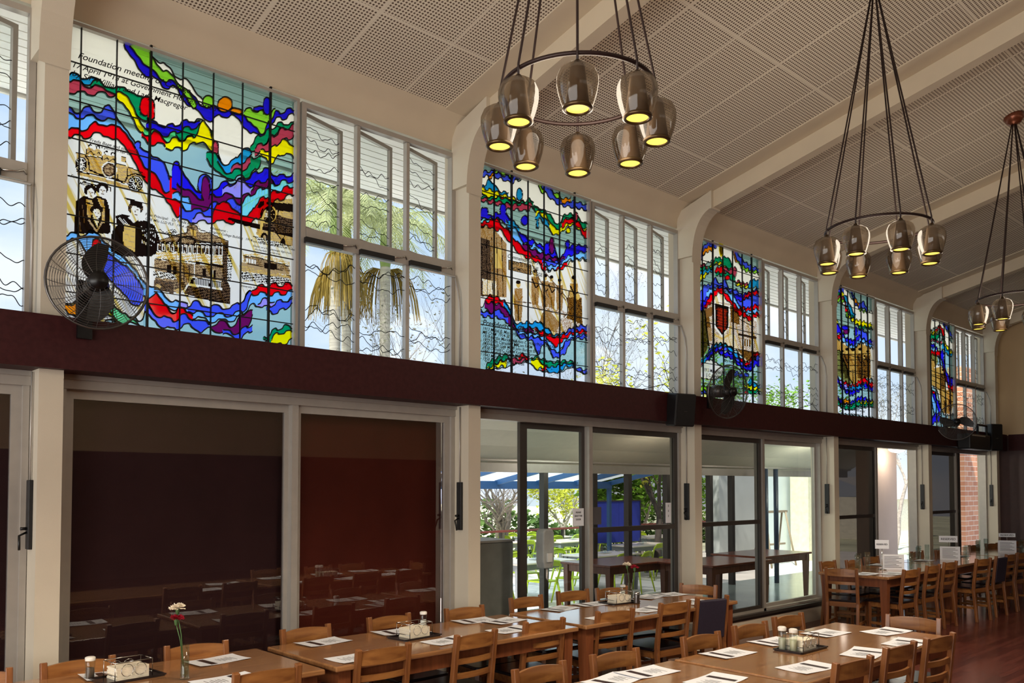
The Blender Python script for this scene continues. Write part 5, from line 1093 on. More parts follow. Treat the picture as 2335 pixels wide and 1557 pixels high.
wall_ = [((-150, 1535), (12, 1522), 'chair mostly cut off by the left edge of the photo'), ((92, 1510), (262, 1491), 'dark red-brown chair in front of the cream post, facing us'), ((376, 1470), (518, 1458), 'chair facing us right behind the tall carnation vase'),
         ((641, 1434), (750, 1420), 'chair facing us at the near end of the caddy table, by the aluminium door mullion'), ((836, 1407), (935, 1395), 'chair facing us directly behind the napkin caddy, in front of the red-brown blind'),
         ((1012, 1386), (1103, 1377), 'chair facing us in front of the post between blind and doorway'), ((1161, 1362), (1235, 1354), 'chair facing us in front of the open doorway beside the grey cabinet'),
         ((1266, 1347), (1343, 1341), 'chair facing us in front of the central door mullion'), ((1357, 1339), (1430, 1335), 'chair facing us behind the second caddy, before the screen door')]
for l, r_, lab in wall_: chair(l, r_, lab, g, 'wall', snap=pi)
chair((1553, 1328), (1633, 1333), 'chair at the head of the doorway table, by the post', g, 'wall')
for l, r_, lab in [((1165, 1525), (1290, 1503), 'pale-lit chair at the bottom edge, wall side of the front-row shining table'), ((1345, 1490), (1455, 1475), 'second pale-lit chair on the wall side of the front-row shining table'),
                   ((1552, 1450), (1640, 1437), 'front-row chair beside the joint of the two front tables, facing us'), ((1668, 1425), (1748, 1414), 'front-row chair facing us, left of the one standing by the glossy floor patch'),
                   ((1760, 1405), (1830, 1395), 'front-row chair facing us with the bright floor seen through its back')]:
    chair(l, r_, lab, g, 'wall', snap=pi)
chair((2020, 1398), (2147, 1409), 'wide-looking chair at the head of the front-row tray table', g, 'wall')
for l, r_, lab in [((1903, 1509), (1990, 1493), 'front-row chair back to us at the bottom edge, right part of the photo'), ((2020, 1474), (2087, 1460), 'middle one of the three front-row chairs with backs to us'), ((2110, 1453), (2178, 1441), 'front-row chair back to us standing next to the open floor')]:
    chair(l, r_, lab, g, 'near', snap=0)
far = [((1881, 1292), (1955, 1296), 'chair at the head of the far row, its slatted back to us, full height visible', 'near', None),
       ((2058, 1298), (2100, 1294), 'far-row chair back to us, the first along the long side', 'near', 0), ((2112, 1289), (2145, 1285), 'far-row chair back to us, the second along the long side', 'near', 0), ((2154, 1281), (2181, 1278), 'far-row chair back to us, the third along the long side', 'near', 0),
       ((2226, 1273), (2260, 1271), 'far-row chair back to us, fourth along, bright floor behind its legs', 'near', 0), ((2296, 1263), (2318, 1261), 'far-row chair back to us near the frame edge', 'near', 0), ((2322, 1259), (2345, 1257), 'far-row chair back to us cut by the frame edge', 'near', 0),
       ((1871, 1279), (1901, 1276), 'far-row wall-side chair just behind the head chair', 'wall', pi), ((1928, 1276), (1962, 1273), 'far-row wall-side chair before the dark screen, orange-brown rail', 'wall', pi), ((1969, 1269), (2003, 1266), 'far-row wall-side chair below the first reserved sign', 'wall', pi),
       ((2075, 1257), (2105, 1254), 'far-row wall-side chair before the post right of the pink pier', 'wall', pi), ((2132, 1253), (2158, 1251), 'far-row wall-side chair left of the second reserved sign', 'wall', pi), ((2209, 1242), (2231, 1240), 'far-row wall-side chair in front of the brick wall', 'wall', pi),
       ((2249, 1238), (2271, 1237), 'far-row wall-side chair in front of the last grey door stile', 'wall', pi), ((2312, 1233), (2334, 1232), 'far-row wall-side chair against the dark end wall', 'wall', pi)]
for l, r_, lab, sd_, sn_ in far: chair(l, r_, lab, g + ' of the far row', sd_, snap=sn_)
chair((2274, 1267), (2294, 1265), 'dark padded-back chair in the far row', 'padded-back dining chairs', 'near', CP, snap=0)

# ------------------------------------------------------------------ things on the tables
TZ = .7505
M['photo'] = mat('dark_printed_photo', (44, 26, 28), .5, var=.5, scale=40)
def menu():
    r = empty('menu_sheet', (0, 0, 0)); s = MB(); nx_, ny_ = 8, 4; W_, H_ = .165, .105
    hh = lambda u, v: .0012 + .006 * max(0, u) ** 3 + .004 * (v * v) * max(0, -u)
    for i in range(nx_):
        for j in range(ny_):
            q = []
            for (a, b) in ((i, j), (i + 1, j), (i + 1, j + 1), (i, j + 1)):
                u, v = -1 + 2 * a / nx_, -1 + 2 * b / ny_; q.append((u * W_, v * H_, hh(u, v)))
            s.quad(*q)
    s.build('sheet', M['paper'], r)
    z = .0085
    MB().box(.045, .085, -.085, .085, .0022, .0026).build('printed_picture', M['photo'], r)
    tx = MB(); rn = random.Random(2)
    for i in range(6): tx.box(-.10 + i * .018, -.096 + i * .018, -.05 + rn.uniform(0, .02), .045 + rn.uniform(-.02, .02), .0017, .0020)
    tx.build('printed_lines', M['ink'], r)
    return r
MN = Proto(menu())
menus = [(736, 1464, 5, 'by the near-end chair of the caddy table'), (900, 1439, -4, 'half hidden behind the napkin caddy'), (813, 1499, 4, 'below the caddy tray, partly behind a chair back'), (1022, 1461, 6, 'peeping between two chair backs'), (1077, 1414, -6, 'in front of the post, at the table end'), (1150, 1416, 8, 'lying in the bright reflection'),
         (1165, 1436, 3, 'in the glare beside the table joint'), (495, 1506, 7, 'beside the tall carnation vase'), (262, 1537, -3, 'behind the leftmost caddy'), (522, 1553, 4, 'at the bottom edge behind a chair rail'), (1263, 1386, 10, 'by the chair before the central mullion'), (1337, 1376, -8, 'left of the second caddy'),
         (1385, 1408, 5, 'behind a chair back below the second caddy'), (1480, 1361, 12, 'right of the second caddy'), (1539, 1354, -10, 'near the head of the doorway table'), (1478, 1390, 3, 'in front of the metal shaker'), (1580, 1373, 5, 'under the dark upholstered chair back'),
         (1452, 1528, -5, 'on the shining front table'), (1392, 1550, 8, 'at the bottom edge of the shining front table'), (1660, 1490, -3, 'left of the front-row tray'), (1883, 1444, -4, 'behind the front-row tray, flat'), (2022, 1440, -8, 'long one near the head chair of the front row'),
         (1751, 1461, -6, 'under the glass shakers of the front row'), (1971, 1489, 10, 'crumpled-looking in the middle of the front table'), (1842, 1522, -6, 'in front of the front-row tray'), (2066, 1466, 4, 'at the right end of the front table'), (1632, 1552, 5, 'at the bottom edge near the table joint'),
         (1971, 1309, 0, 'on the near end of the far row'), (2036, 1308, 5, 'on the far row, shining'), (1990, 1287, 0, 'by the first reserved sign'), (2105, 1278, 0, 'in the middle of the far row'), (2190, 1268, 3, 'near the second reserved sign')]
for (px, py, a, lab) in menus:
    p = onZ(px, py, TZ)
    yc = YA if p.y > 3.9 and p.x < 8 else (YB if p.x < 8 else YC_)
    p.y = min(yc + .31, max(yc - .31, p.y))
    xl = {YA: (.6, 6.6), YB: (2.2, 6.05), YC_: (9.85, 15.8)}[yc]; p.x = min(xl[1], max(xl[0], p.x))
    MN.make((p.x, p.y, TZ), radians(a) + (pi if p.y > yc else 0), 'white printed menu sheet ' + lab, 'printed menu sheets on the tables', 'menu')
M['napkin'] = mat('paper_napkins', (238, 228, 206), .8, var=.06, scale=90)
def caddy():
    r = empty('napkin_caddy', (0, 0, 0))
    MB().prism([(-.15, -.1), (.15, -.1), (.165, -.085), (.165, .085), (.15, .1), (-.15, .1), (-.165, .085), (-.165, -.085)], 2, 0, .006).box(-.165, .165, -.1, -.09, .006, .013).box(-.165, .165, .09, .1, .006, .013).box(-.165, -.155, -.1, .1, .006, .013).box(.155, .165, -.1, .1, .006, .013).build('tray', mat('dark_tray', (34, 26, 26), .25), r)
    w = MB()
    for s in (-1, 1):
        w.tube([(-.1, s * .07, .008), (-.1, s * .07, .1), (.1, s * .07, .1), (.1, s * .07, .008)], .0028, 5)
        w.tube([(-.035 + .032 * cos(a * pi / 8), s * .07, .055 + .032 * sin(a * pi / 8)) for a in range(16)], .002, 4, closed=True)
        w.tube([(.035 + .032 * cos(a * pi / 8), s * .07, .055 + .032 * sin(a * pi / 8)) for a in range(16)], .002, 4, closed=True)
        w.tube([(s * .1, -.07, .1), (s * .1, .07, .1)], .0028, 5); w.tube([(s * .1, -.07, .03), (s * .1, .07, .03)], .0025, 5)
    w.build('wire_rack', M['chrome'], r)
    return r
CD = Proto(caddy())
def napkins(x, y, rz, lab):
    r = empty('napkin_stack', (x, y, TZ + .0062), rz, lab, 'napkins', 'stacks of paper napkins')
    for i in range(7): MB().box(-.088 + .003 * (i % 2), .086, -.06, .06 - .002 * (i % 3), .009 * i, .009 * i + .0085).build('folded_napkin', M['napkin'], r)
def shaker(x, y, z, lab, h=.11, fill=(236, 232, 224), metal=False):
    r = empty('glass_shaker' if not metal else 'metal_shaker', (x, y, z), 0, lab, 'shaker')
    MB().lathe([(0, 0), (.026, 0), (.028, h * .1), (.023, h * .45), (.027, h * .8), (.024, h * .86), (0, h * .86)], n=12).build('body', M['steel'] if metal else M['glass'], r)
    if not metal: MB().lathe([(0, .003), (.021, .003), (.022, h * .4), (.02, h * .52), (0, h * .52)], n=10).build('contents', mat('shaker_contents', fill, .8), r)
    MB().lathe([(.026, h * .86), (.027, h), (.02, h * 1.04), (0, h * 1.05)], n=12).build('cap', M['chrome'] if metal else mat('white_cap', (226, 222, 214), .4), r)
def put(px, py, z=TZ): p = onZ(px, py, z); return p.x, p.y
for (px, py, rz, lab) in ((945, 1452, .08, 'wire napkin caddy on a dark tray on the table below the closed doors'), (1412, 1374, -.1, 'wire napkin caddy on the doorway table beside the carnations'), (1826, 1480, .0, 'wire napkin caddy with dark tray on the front-row table'), (292, 1545, .1, 'wire napkin caddy at the bottom edge by the tall carnation vase')):
    x, y = put(px, py); 
    if px < 300: y = min(y, 4.95)
    CD.make((x, y, TZ), rz, lab, 'wire napkin caddies', 'caddy')
    napkins(x + .0, y, rz, 'stack of paper napkins inside the ' + lab.split(' on ')[0].split(' at ')[0] + (' below the closed doors', ' beside the carnations', ' on the front-row table', ' at the bottom edge')[(945, 1412, 1826, 292).index(px)])
for (px, py, lab, mt_) in ((969, 1432, 'glass salt shaker standing behind the caddy below the closed doors', 0), (205, 1548, 'glass pepper shaker at the bottom edge near the cream post', 0), (1420, 1362, 'small glass shaker with white cap behind the second caddy', 0), (1452, 1376, 'dark metal shaker beside the second caddy', 1)):
    x, y = put(px, py); shaker(x, y + (0 if px != 969 else .02), TZ, lab, .115 if not mt_ else .10, metal=bool(mt_), fill=(236, 232, 224) if px != 205 else (90, 70, 54))
x, y = put(1826, 1480)
shaker(x - .13, y + .055, TZ + .0065, 'left glass shaker on the front-row tray', .14, (190, 186, 160)); shaker(x - .128, y - .02, TZ + .0065, 'right glass shaker on the front-row tray', .135, (200, 196, 160))
# carnations
M['stem'] = mat('green_stem', (74, 110, 60), .6); M['petal_w'] = mat('white_petals', (244, 234, 216), .7, var=.05); M['petal_r'] = mat('crimson_petals', (170, 16, 44), .7, var=.15)
def vase(px, py, h, wtop, rtop, lab, seed):
    x, y = put(px, py); r = empty('flower_vase', (x, y, TZ), 0, 'clear glass bud vase on ' + lab, 'vase')
    MB().lathe([(0, 0), (.024, 0), (.024, .01), (.022, h), (.0205, h), (.0195, .015), (0, .014)], n=14).build('vase_body', M['glass'], r)
    MB().lathe([(0, .015), (.019, .015), (.019, h * .55), (0, h * .55)], n=12).build('water', glassmat('vase_water', (214, 226, 214), 0, .1), r)
    dep = (Vector((x, y, TZ)) - _C).dot(_fw)
    for nm, (fx_, fy_), mt_, R in (('white_carnation', wtop, M['petal_w'], .042), ('red_carnation', rtop, M['petal_r'], .040)):
        t = _C + ray(fx_, fy_) * dep; rn = random.Random(seed + fx_)
        f = empty(nm, (t.x, t.y, t.z), 0, nm.replace('_', ' ') + ' in the glass vase on ' + lab, 'flower')
        bl = MB()
        for i in range(46):
            a = rn.uniform(0, 2 * pi); e = rn.uniform(-.15, 1.4); d = Vector((cos(a) * cos(e), sin(a) * cos(e), sin(e) * .55)); s = Vector((-sin(a), cos(a), 0)); rr_ = R * rn.uniform(.65, 1.05)
            c = d * rr_; w_ = R * .34; up_ = Vector((0, 0, 1)) * R * .1
            bl.add([d * R * .15, c - s * w_, c - s * w_ * .4 + d * R * .14 + up_, c, c + s * w_ * .45 + d * R * .14 - up_, c + s * w_], [(0, 1, 2, 3), (0, 3, 4, 5)], 0, False)
        bl.build('petals', mt_, f)
        MB().lathe([(0, -.036), (.008, -.032), (.011, -.014), (.014, 0)], n=8).build('calyx', M['stem'], f)
        b = Vector((x, y, TZ + .03)) - t
        MB().tube([(0, 0, -.03), (b.x * .35 + .006, b.y * .35, b.z * .4), (b.x * .9, b.y * .9, b.z)], .0026, 5).build('stem', M['stem'], f)
vase(421, 1549, .185, (405, 1386), (402, 1411), 'the table at the bottom edge', 1)
vase(1437, 1366, .15, (1430, 1288), (1447, 1294), 'the table before the doorway', 2)
# reserved signs, menu holders and bottles of the far row
def sign(px, py, spx, spy, w, h, lab, rz):
    p = onZ(px, py, TZ); dep = (p - _C).dot(_fw); t = _C + ray(spx, spy) * dep; H = t.z - TZ
    r = empty('reserved_sign', (p.x, p.y, TZ), rz, lab, 'sign', 'reserved signs on the far row')
    MB().lathe([(0, 0), (.05, 0), (.05, .006), (.008, .012), (0, .012)], n=14).build('base', M['chrome'], r)
    MB().tube([(0, 0, .01), (0, 0, H - h / 2)], .004, 6).build('stem', M['chrome'], r)
    MB().box(-w / 2, w / 2, -.002, .002, H - h / 2, H + h / 2).build('card', M['paper'], r)
    tx = text_mesh('RESERVED', w * .18, M['ink'], 0, 'CENTER'); tx.parent = r; tx.location = (0, -.004, H - w * .06)
VA = TH - pi / 2 - .25
sign(2012, 1299, 2011, 1241, .16, .11, 'reserved sign on the near end of the far row', VA)
sign(2163, 1276, 2163, 1229, .24, .09, 'reserved sign standing before the dark screen of the last bay', VA)
sign(2297, 1256, 2297, 1220, .24, .06, 'reserved sign before the dark end wall', VA)
for gi_, (px, py) in enumerate(((2040, 1299), (2170, 1277), (2300, 1260))):
    p = onZ(px, py, TZ); nm = ('first', 'second', 'third')[gi_]
    r = empty('menu_holder', (p.x, p.y + .02, TZ), VA, 'upright printed menu card beside the %s reserved sign' % nm, 'menu', 'upright menu cards of the far row')
    MB().box(-.13, .13, -.002, .002, .0, .19).build('card', M['paper'], r)
    tx = MB()
    for i in range(8): tx.box(-.1, .1 - .03 * (i % 3), -.0035, -.0025, .03 + i * .018, .035 + i * .018)
    tx.build('printed_lines', M['ink'], r)
    for q in range(6):
        dx = -.34 + .06 * q if q < 3 else .2 + .07 * (q - 3); hh_ = .17 + .02 * (q % 3)
        b = empty('water_glass', (p.x + dx * cos(VA) + .0, p.y + dx * sin(VA) + .1 + .05 * (q % 2), TZ), 0, 'drinking glass number-free, clustered by the %s reserved sign' % nm if False else 'clear tall glass clustered beside the %s reserved sign' % nm, 'glass', 'tall glasses by the %s reserved sign' % nm)
        MB().lathe([(0, 0), (.028, 0), (.034, hh_), (.031, hh_), (.026, .008), (0, .008)], n=12).build('glass_wall', M['glass'], b)
# ------------------------------------------------------------------ chandeliers
M['cord'] = mat('brown_cord', (40, 22, 18), .6); M['ring'] = mat('bronze_ring', (46, 28, 24), .4, .4)
M['shade'] = glassmat('smoked_glass_shade', (196, 186, 174), .10, .07, rough=.06)
M['core'] = mat('brushed_reflector', (128, 112, 96), .5, .1, var=.04)
M['rim'] = mat('bronze_rim', (86, 66, 40), .3, .6)
M['lamp'] = mat('amber_lamp_lens', (255, 220, 90), .4, emit=(255, 224, 92), es=1.35)
shade = empty('lampshade_proto', (0, 0, 0))
g_ = MB().lathe([(.022, .0), (.05, -.004), (.078, -.022), (.092, -.055), (.093, -.085), (.086, -.125), (.074, -.165), (.064, -.19)], n=28); glass_me = g_.build('glass_shade', M['shade'], None)
c_ = MB().lathe([(.0, -.002), (.030, -.002), (.034, -.02), (.047, -.12), (.056, -.185)], n=24); core_me = c_.build('reflector_cone', M['core'], None)
r_m = MB().lathe([(.056, -.182), (.066, -.186), (.068, -.197), (.058, -.203), (.05, -.2), (.05, -.19)], n=28); rim_me = r_m.build('rim_ring', M['rim'], None)
l_m = MB().disc(.051, (0, 0, -.193), 24).disc(.051, (0, 0, -.1925), 24, flip=True); lens_me = l_m.build('lamp_lens', M['lamp'], None)
n_m = MB().lathe([(0, .02), (.012, .02), (.022, .0), (.03, -.003)], n=14); neck_me = n_m.build('neck_cap', M['rim'], None)
parts_ = [glass_me, core_me, rim_me, lens_me, neck_me]
bpy.data.objects.remove(shade)
first = [True]
def use(o):
    if first[0]: return o
    c = o.copy(); COL.objects.link(c); return c
def chandelier(px, py, dr, off, missing, lab, zr=3.685):
    c = onZ(px, py, zr); dirx = atan2(c.y, c.x)       # turned so that lamps face as in the photograph
    # intersect with the vertical plane y = dr that all chandeliers share
    c = Vector((c.x * dr / c.y, dr, zr)) if abs(c.y - dr) > .001 else c
    root = empty('chandelier', (c.x, c.y, 0), 0, lab, 'chandelier', 'ring chandeliers'); R = .365
    zt = zc(c.y) - .0
    MB().lathe([(.0, zt + .02), (.09, zt + .02), (.092, zt - .035), (.06, zt - .08), (.0, zt - .10)], n=24).build('canopy', mat('copper_canopy', (120, 66, 44), .3, .5), root)
    MB().tube([(R * cos(a * pi / 32), R * sin(a * pi / 32), zr) for a in range(64)], .0105, 8, closed=True).build('ring', M['ring'], root)
    for i in range(8):
        a = off + i * pi / 4
        if i in missing: continue
        x, y = (R + .012) * cos(a), (R + .012) * sin(a)
        for s in (1,):
            ox_, oy_ = 0, 0
            MB().tube([(ox_ * .6 + .02 * cos(a), oy_ * .6 + .02 * sin(a), zt - .09), (x + ox_ * 1.6, y + oy_ * 1.6, zr + .01), (x + ox_, y + oy_, zr - .055)], .0062, 6).build('cord', M['cord'], root)
        sh = use(glass_me); sh.parent = root; sh.location = (x, y, zr - .06)
        for q in (core_me, rim_me, lens_me, neck_me):
            o = use(q); o.parent = sh
        first[0] = False
    ld_ = bpy.data.lights.new('chandelier_glow', 'SPOT'); ld_.energy = LAMP_E; ld_.color = (1.0, .84, .64); ld_.spot_size = radians(128); ld_.spot_blend = .5; ld_.shadow_soft_size = .3
    lo = bpy.data.objects.new('chandelier_glow', ld_); COL.objects.link(lo); lo.location = (0, 0, zr - .32); lo.parent = root
    lp = bpy.data.lights.new('chandelier_ceiling_fill', 'POINT'); lp.energy = 24; lp.color = (1.0, .86, .68); lp.shadow_soft_size = .35  # added omni fill at the ring centre to brighten the ceiling; no bulb there
    lq = bpy.data.objects.new('chandelier_ceiling_fill', lp); COL.objects.link(lq); lq.location = (0, 0, zr - .12); lq.parent = root
    return root
LAMP_E = 150
DR = .503 * D
a1 = atan2(DR, onZ(1317, 209, 3.685).x)
c1_ = onZ(1317, 209, 3.685); base_a = atan2(c1_.y, c1_.x)
chandelier(1317, 209, c1_.y, base_a, (), 'large ring chandelier of eight lamps hanging nearest the camera')
c2_ = onZ(2002, 523, 3.685); chandelier(2002, 523, c2_.y, atan2(c2_.y, c2_.x) + pi / 8, (), 'middle ring chandelier with its full spread of cords visible')
c3_ = onZ(2320, 680, 3.685); chandelier(2320, 680, c3_.y, atan2(c3_.y, c3_.x) + pi / 8 + .05, (), 'far ring chandelier at the frame edge, copper canopy in view')
print('CHAND', c1_, c2_, c3_)
# the next one of the row hangs just outside the frame
r0_ = chandelier(1317, 209, c1_.y, base_a, (), 'ring chandelier hanging just beyond the upper edge, above the motor car panel'); r0_.location.x -= (c2_.x - c1_.x)

# ------------------------------------------------------------------ wall fans
def fan(px, py, y, Rf, face, lab, tilt=0.0, bl_ang=0.6, bracket=True):
    c = onY(px, py, y); root = empty('wall_fan', (0, 0, 0), 0, lab, 'fan', 'caged wall fans')
    # face: yaw direction the fan blows to (angle in plan)
    n = Vector((cos(face) * cos(tilt), sin(face) * cos(tilt), sin(tilt))); u = Vector((-sin(face), cos(face), 0)); v = n.cross(u).normalized()
    if v.z < 0: v = -v
    R_ = Matrix((u, v, n)).transposed()
    def W_(a, b, cc): return c + u * a + v * b + n * cc
    cage = MB(); dome = lambda r: .075 * sqrt(max(0, 1 - (r / Rf) ** 2 * .92)) 
    for side in (1, -1):
        for i in range(4, 21):
            r = Rf * i / 20.6
            z = dome(r) * side
            cage.tube([W_(r * cos(a * pi / 20), r * sin(a * pi / 20), z) for a in range(40)], .0015, 3, closed=True)
        for i in range(14):
            a = 2 * pi * i / 14 + (.2 if side > 0 else 0); cage.tube([W_(r * Rf * cos(a + .25 * (1 - r)), r * Rf * sin(a + .25 * (1 - r)), dome(r * Rf) * side) for r in (.16, .35, .55, .75, .9, 1.0)], .002, 3, caps=False)
    cage.tube([W_(Rf * cos(a * pi / 20), Rf * sin(a * pi / 20), 0) for a in range(40)], .007, 6, closed=True)
    cage.build('cage', M['steel'], root)
    MB().lathe([(0, .012), (.05, .01), (.052, -.01), (0, -.012)], W_(0, 0, .078), 16, axis=R_).build('badge', M['black'], root)
    for k in range(2):
        b = MB(); a0 = bl_ang + k * pi; P = []; N_ = 10
        for i in range(N_ + 1):
            t = i / N_; r = Rf * (.10 + .76 * t); sw = .55 * t; wd = Rf * (.10 + .15 * sin(pi * min(1, t * .93 + .05)))
            tw = .55 - .3 * t
            for s in (-1, 1):
                aa = a0 - sw; px_, py_ = r * cos(aa), r * sin(aa); tx_, ty_ = -sin(aa), cos(aa)
                P.append(W_(px_ + tx_ * s * wd, py_ + ty_ * s * wd, s * wd * tw * .5))
        n0 = len(P); P += [p_ + n * .006 for p_ in P]
        F_ = []
        for i in range(N_): F_ += [(2 * i, 2 * i + 1, 2 * i + 3, 2 * i + 2), (n0 + 2 * i, n0 + 2 * i + 2, n0 + 2 * i + 3, n0 + 2 * i + 1), (2 * i, 2 * i + 2, n0 + 2 * i + 2, n0 + 2 * i), (2 * i + 1, n0 + 2 * i + 1, n0 + 2 * i + 3, 2 * i + 3)]
        F_ += [(2 * N_, 2 * N_ + 1, n0 + 2 * N_ + 1, n0 + 2 * N_)]
        b.add(P, F_, 0, False); b.build('blade', M['black'], root)
    MB().lathe([(0, .03), (.05, .025), (.06, -.03), (.0, -.035)], c, 16, axis=R_).build('hub', M['black'], root)
    MB().lathe([(0, 0), (.065, 0), (.07, -.05), (.065, -.13), (.03, -.16), (0, -.16)], W_(0, 0, -.085), 18, axis=R_).build('motor', M['steel'], root)
    m_ = W_(0, 0, -.2); wl_ = Vector((c.x - .05, D - .2, c.z))
    MB().tube([m_, (m_.x - .02, (m_.y + D - .24) / 2, m_.z - .05), (m_.x - .05, D - .265, m_.z - .06)], .016, 8).build('arm', M['black'], root)
    MB().box(m_.x - .09, m_.x - .01, D - .29, D - .258 if c.z - .1 < ZB1 else D - .262, max(ZB0 + .02, min(m_.z - .14, ZB1 - .12)), m_.z + .05).build('wall_plate', M['black'], root)
    return root
toc = lambda px, py, y: atan2(-onY(px, py, y).y, -onY(px, py, y).x)
fan(223, 645, D - .50, .262, toc(223, 645, D - .5) + .05, 'large caged wall fan before the motor car panel', .0, 2.0)
fan(1660, 893, D - .50, .288, toc(1660, 893, D - .5) + .80, 'caged wall fan turned aside, under the heraldic shield panel', -.12, 1.9)
fan(2181, 962, D - .50, .29, toc(2181, 962, D - .5) + .1, 'small-looking caged wall fan by the far end panel', 0, .3)
# speakers
def speaker(px, py, y, hw, hh, lab, rz, tilt=.12):
    c = onY(px, py, y); r = empty('wall_speaker', (c.x, c.y, c.z), rz, lab, 'speaker', 'black wall speakers')
    MB().prism([(-hw, -hh), (hw, -hh), (hw, hh), (-hw, hh)], 1, -.02, .14).build('speaker_body', M['blackmatt'], r, bevel=.015)
    MB().box(-hw * .9, hw * .9, -.028, -.021, -hh * .93, hh * .93).build('grille', mat('speaker_grille', (10, 9, 12), .55, .2, bump=.3, bscale=400), r)
    MB().box(-hw * .25, hw * .1, -.031, -.028, -hh * .1, -hh * .06).build('badge', M['steel'], r)
    MB().tube([(0, .14, 0), (0, .2, 0)], .02, 8).build('bracket', M['black'], r)
    for o in KIDS(r): o.rotation_euler = (-tilt if False else tilt, 0, 0)
speaker(1561, 935, D - .42, .13, .17, 'black speaker on the brown band left of the turned fan', -.25)
speaker(2272, 997, D - .42, .12, .24, 'tall black speaker at the far end of the brown band', -.5, .0)
pj = onY(2222, 1007, D - .36); r = empty('control_box', (pj.x, D - .38, pj.z), 0, 'black box with a pale slot mounted low on the band beside the tall speaker', 'equipment box')
MB().box(-.55, .42, -.1, .11, -.14, .12).build('box_body', M['blackmatt'], r, bevel=.02)
MB().box(-.45, .15, -.108, -.1, .08, .1).build('pale_slot', M['alu'], r)
MB().tube([(.1, 0, .12), (.1, 0, .3), (.6, .02, .3), (.6, .02, .12)], .02, 6, smooth=False).build('bracket', M['black'], r)
# ------------------------------------------------------------------ trees and palms in the garden
M['bark'] = mat('grey_bark', (150, 140, 128), .85, var=.3, scale=10, bump=.4)
M['bark_dark'] = mat('dark_bark', (84, 76, 70), .9, var=.3, scale=10)
def leafmat(name, rgb):
    m = bpy.data.materials.new(name); m.use_nodes = True; t = m.node_tree; t.nodes.clear()
    o = t.nodes.new('ShaderNodeOutputMaterial'); d = t.nodes.new('ShaderNodeBsdfDiffuse'); l = t.nodes.new('ShaderNodeBsdfTranslucent'); mx_ = t.nodes.new('ShaderNodeMixShader')
    n = t.nodes.new('ShaderNodeTexNoise'); n.inputs['Scale'].default_value = 2.5; r = t.nodes.new('ShaderNodeValToRGB'); c = srgb(rgb)
    r.color_ramp.elements[0].position = .35; r.color_ramp.elements[1].position = .65
    r.color_ramp.elements[0].color = tuple(v * .6 for v in c) + (1,); r.color_ramp.elements[1].color = tuple(min(1, v * 1.35) for v in c) + (1,)
    tcn = t.nodes.new('ShaderNodeTexCoord'); t.links.new(tcn.outputs['Object'], n.inputs[0]); t.links.new(n.outputs['Fac'], r.inputs[0])
    t.links.new(r.outputs[0], d.inputs[0]); t.links.new(r.outputs[0], l.inputs[0]); mx_.inputs[0].default_value = .45
    t.links.new(d.outputs[0], mx_.inputs[1]); t.links.new(l.outputs[0], mx_.inputs[2]); t.links.new(mx_.outputs[0], o.inputs[0]); return m
M['leaf_y'] = leafmat('yellow_green_leaf', (196, 196, 76)); M['leaf_g'] = leafmat('green_leaf', (120, 160, 60)); M['leaf_d'] = leafmat('deep_green_leaf', (86, 110, 60)); M['frond'] = leafmat('palm_frond_leaf', (176, 182, 138)); M['seed'] = leafmat('palm_seed_stalk', (176, 150, 78)); M['drygrey'] = leafmat('dry_grey_leaf', (120, 118, 100))
def tree(name, base, h, r0, seed, label, spread=.75, levels=5, leaf=None, nleaf=0, lsize=.07, bark=None, cat='tree', group=None, first=.35, lean=(0, 0)):
    rn = random.Random(seed); root = empty(name, base, 0, label, cat, group)
    tb = MB(); tips = []
    def grow(p, d, L, r, lv):
        n = 4; pts = [p]; rs = [r]; q = Vector(p); dd = Vector(d)
        for i in range(n):
            dd = (dd + Vector((rn.uniform(-1, 1), rn.uniform(-1, 1), rn.uniform(-.3, .6))) * .16).normalized(); q = q + dd * (L / n); pts.append(tuple(q)); rs.append(r * (1 - .4 * (i + 1) / n))
            if lv >= levels - 2: tips.append(Vector(q))
        tb.tube(pts, rs, 5 if lv > 1 else 8, caps=False)
        if lv < levels:
            for i in range(rn.choice((2, 3, 3))):
                a = rn.uniform(0, 2 * pi); s = spread * rn.uniform(.6, 1.2); nd = (dd + Vector((cos(a) * s, sin(a) * s, rn.uniform(-.1, .35)))).normalized()
                grow(tuple(q), nd, L * rn.uniform(.58, .82), rs[-1] * .75, lv + 1)
                if lv >= 1 and rn.random() < .5:
                    mid = pts[2]; a2 = rn.uniform(0, 2 * pi); grow(mid, (dd + Vector((cos(a2), sin(a2), .2)) * spread).normalized(), L * .5, rs[2] * .5, lv + 2)
    grow((0, 0, 0), Vector((lean[0], lean[1], 1)).normalized(), h * first, r0, 0)
    tb.build('branches', bark or M['bark'], root)
    if leaf:
        lf = MB()
        for i in range(nleaf):
            c = rn.choice(tips) + Vector((rn.gauss(0, .16), rn.gauss(0, .16), rn.gauss(0, .14)))
            a, b = rn.uniform(0, 2 * pi), rn.uniform(-.7, .7); u = Vector((cos(a), sin(a), b)).normalized(); v = u.cross(Vector((rn.uniform(-1, 1), rn.uniform(-1, 1), rn.uniform(-1, 1)))).normalized(); s = lsize * rn.uniform(.6, 1.3)
            lf.add([c - u * s, c + v * s * .42, c + u * s, c - v * s * .42], [(0, 1, 2, 3)])
        lf.build('foliage', leaf, root)
    return root
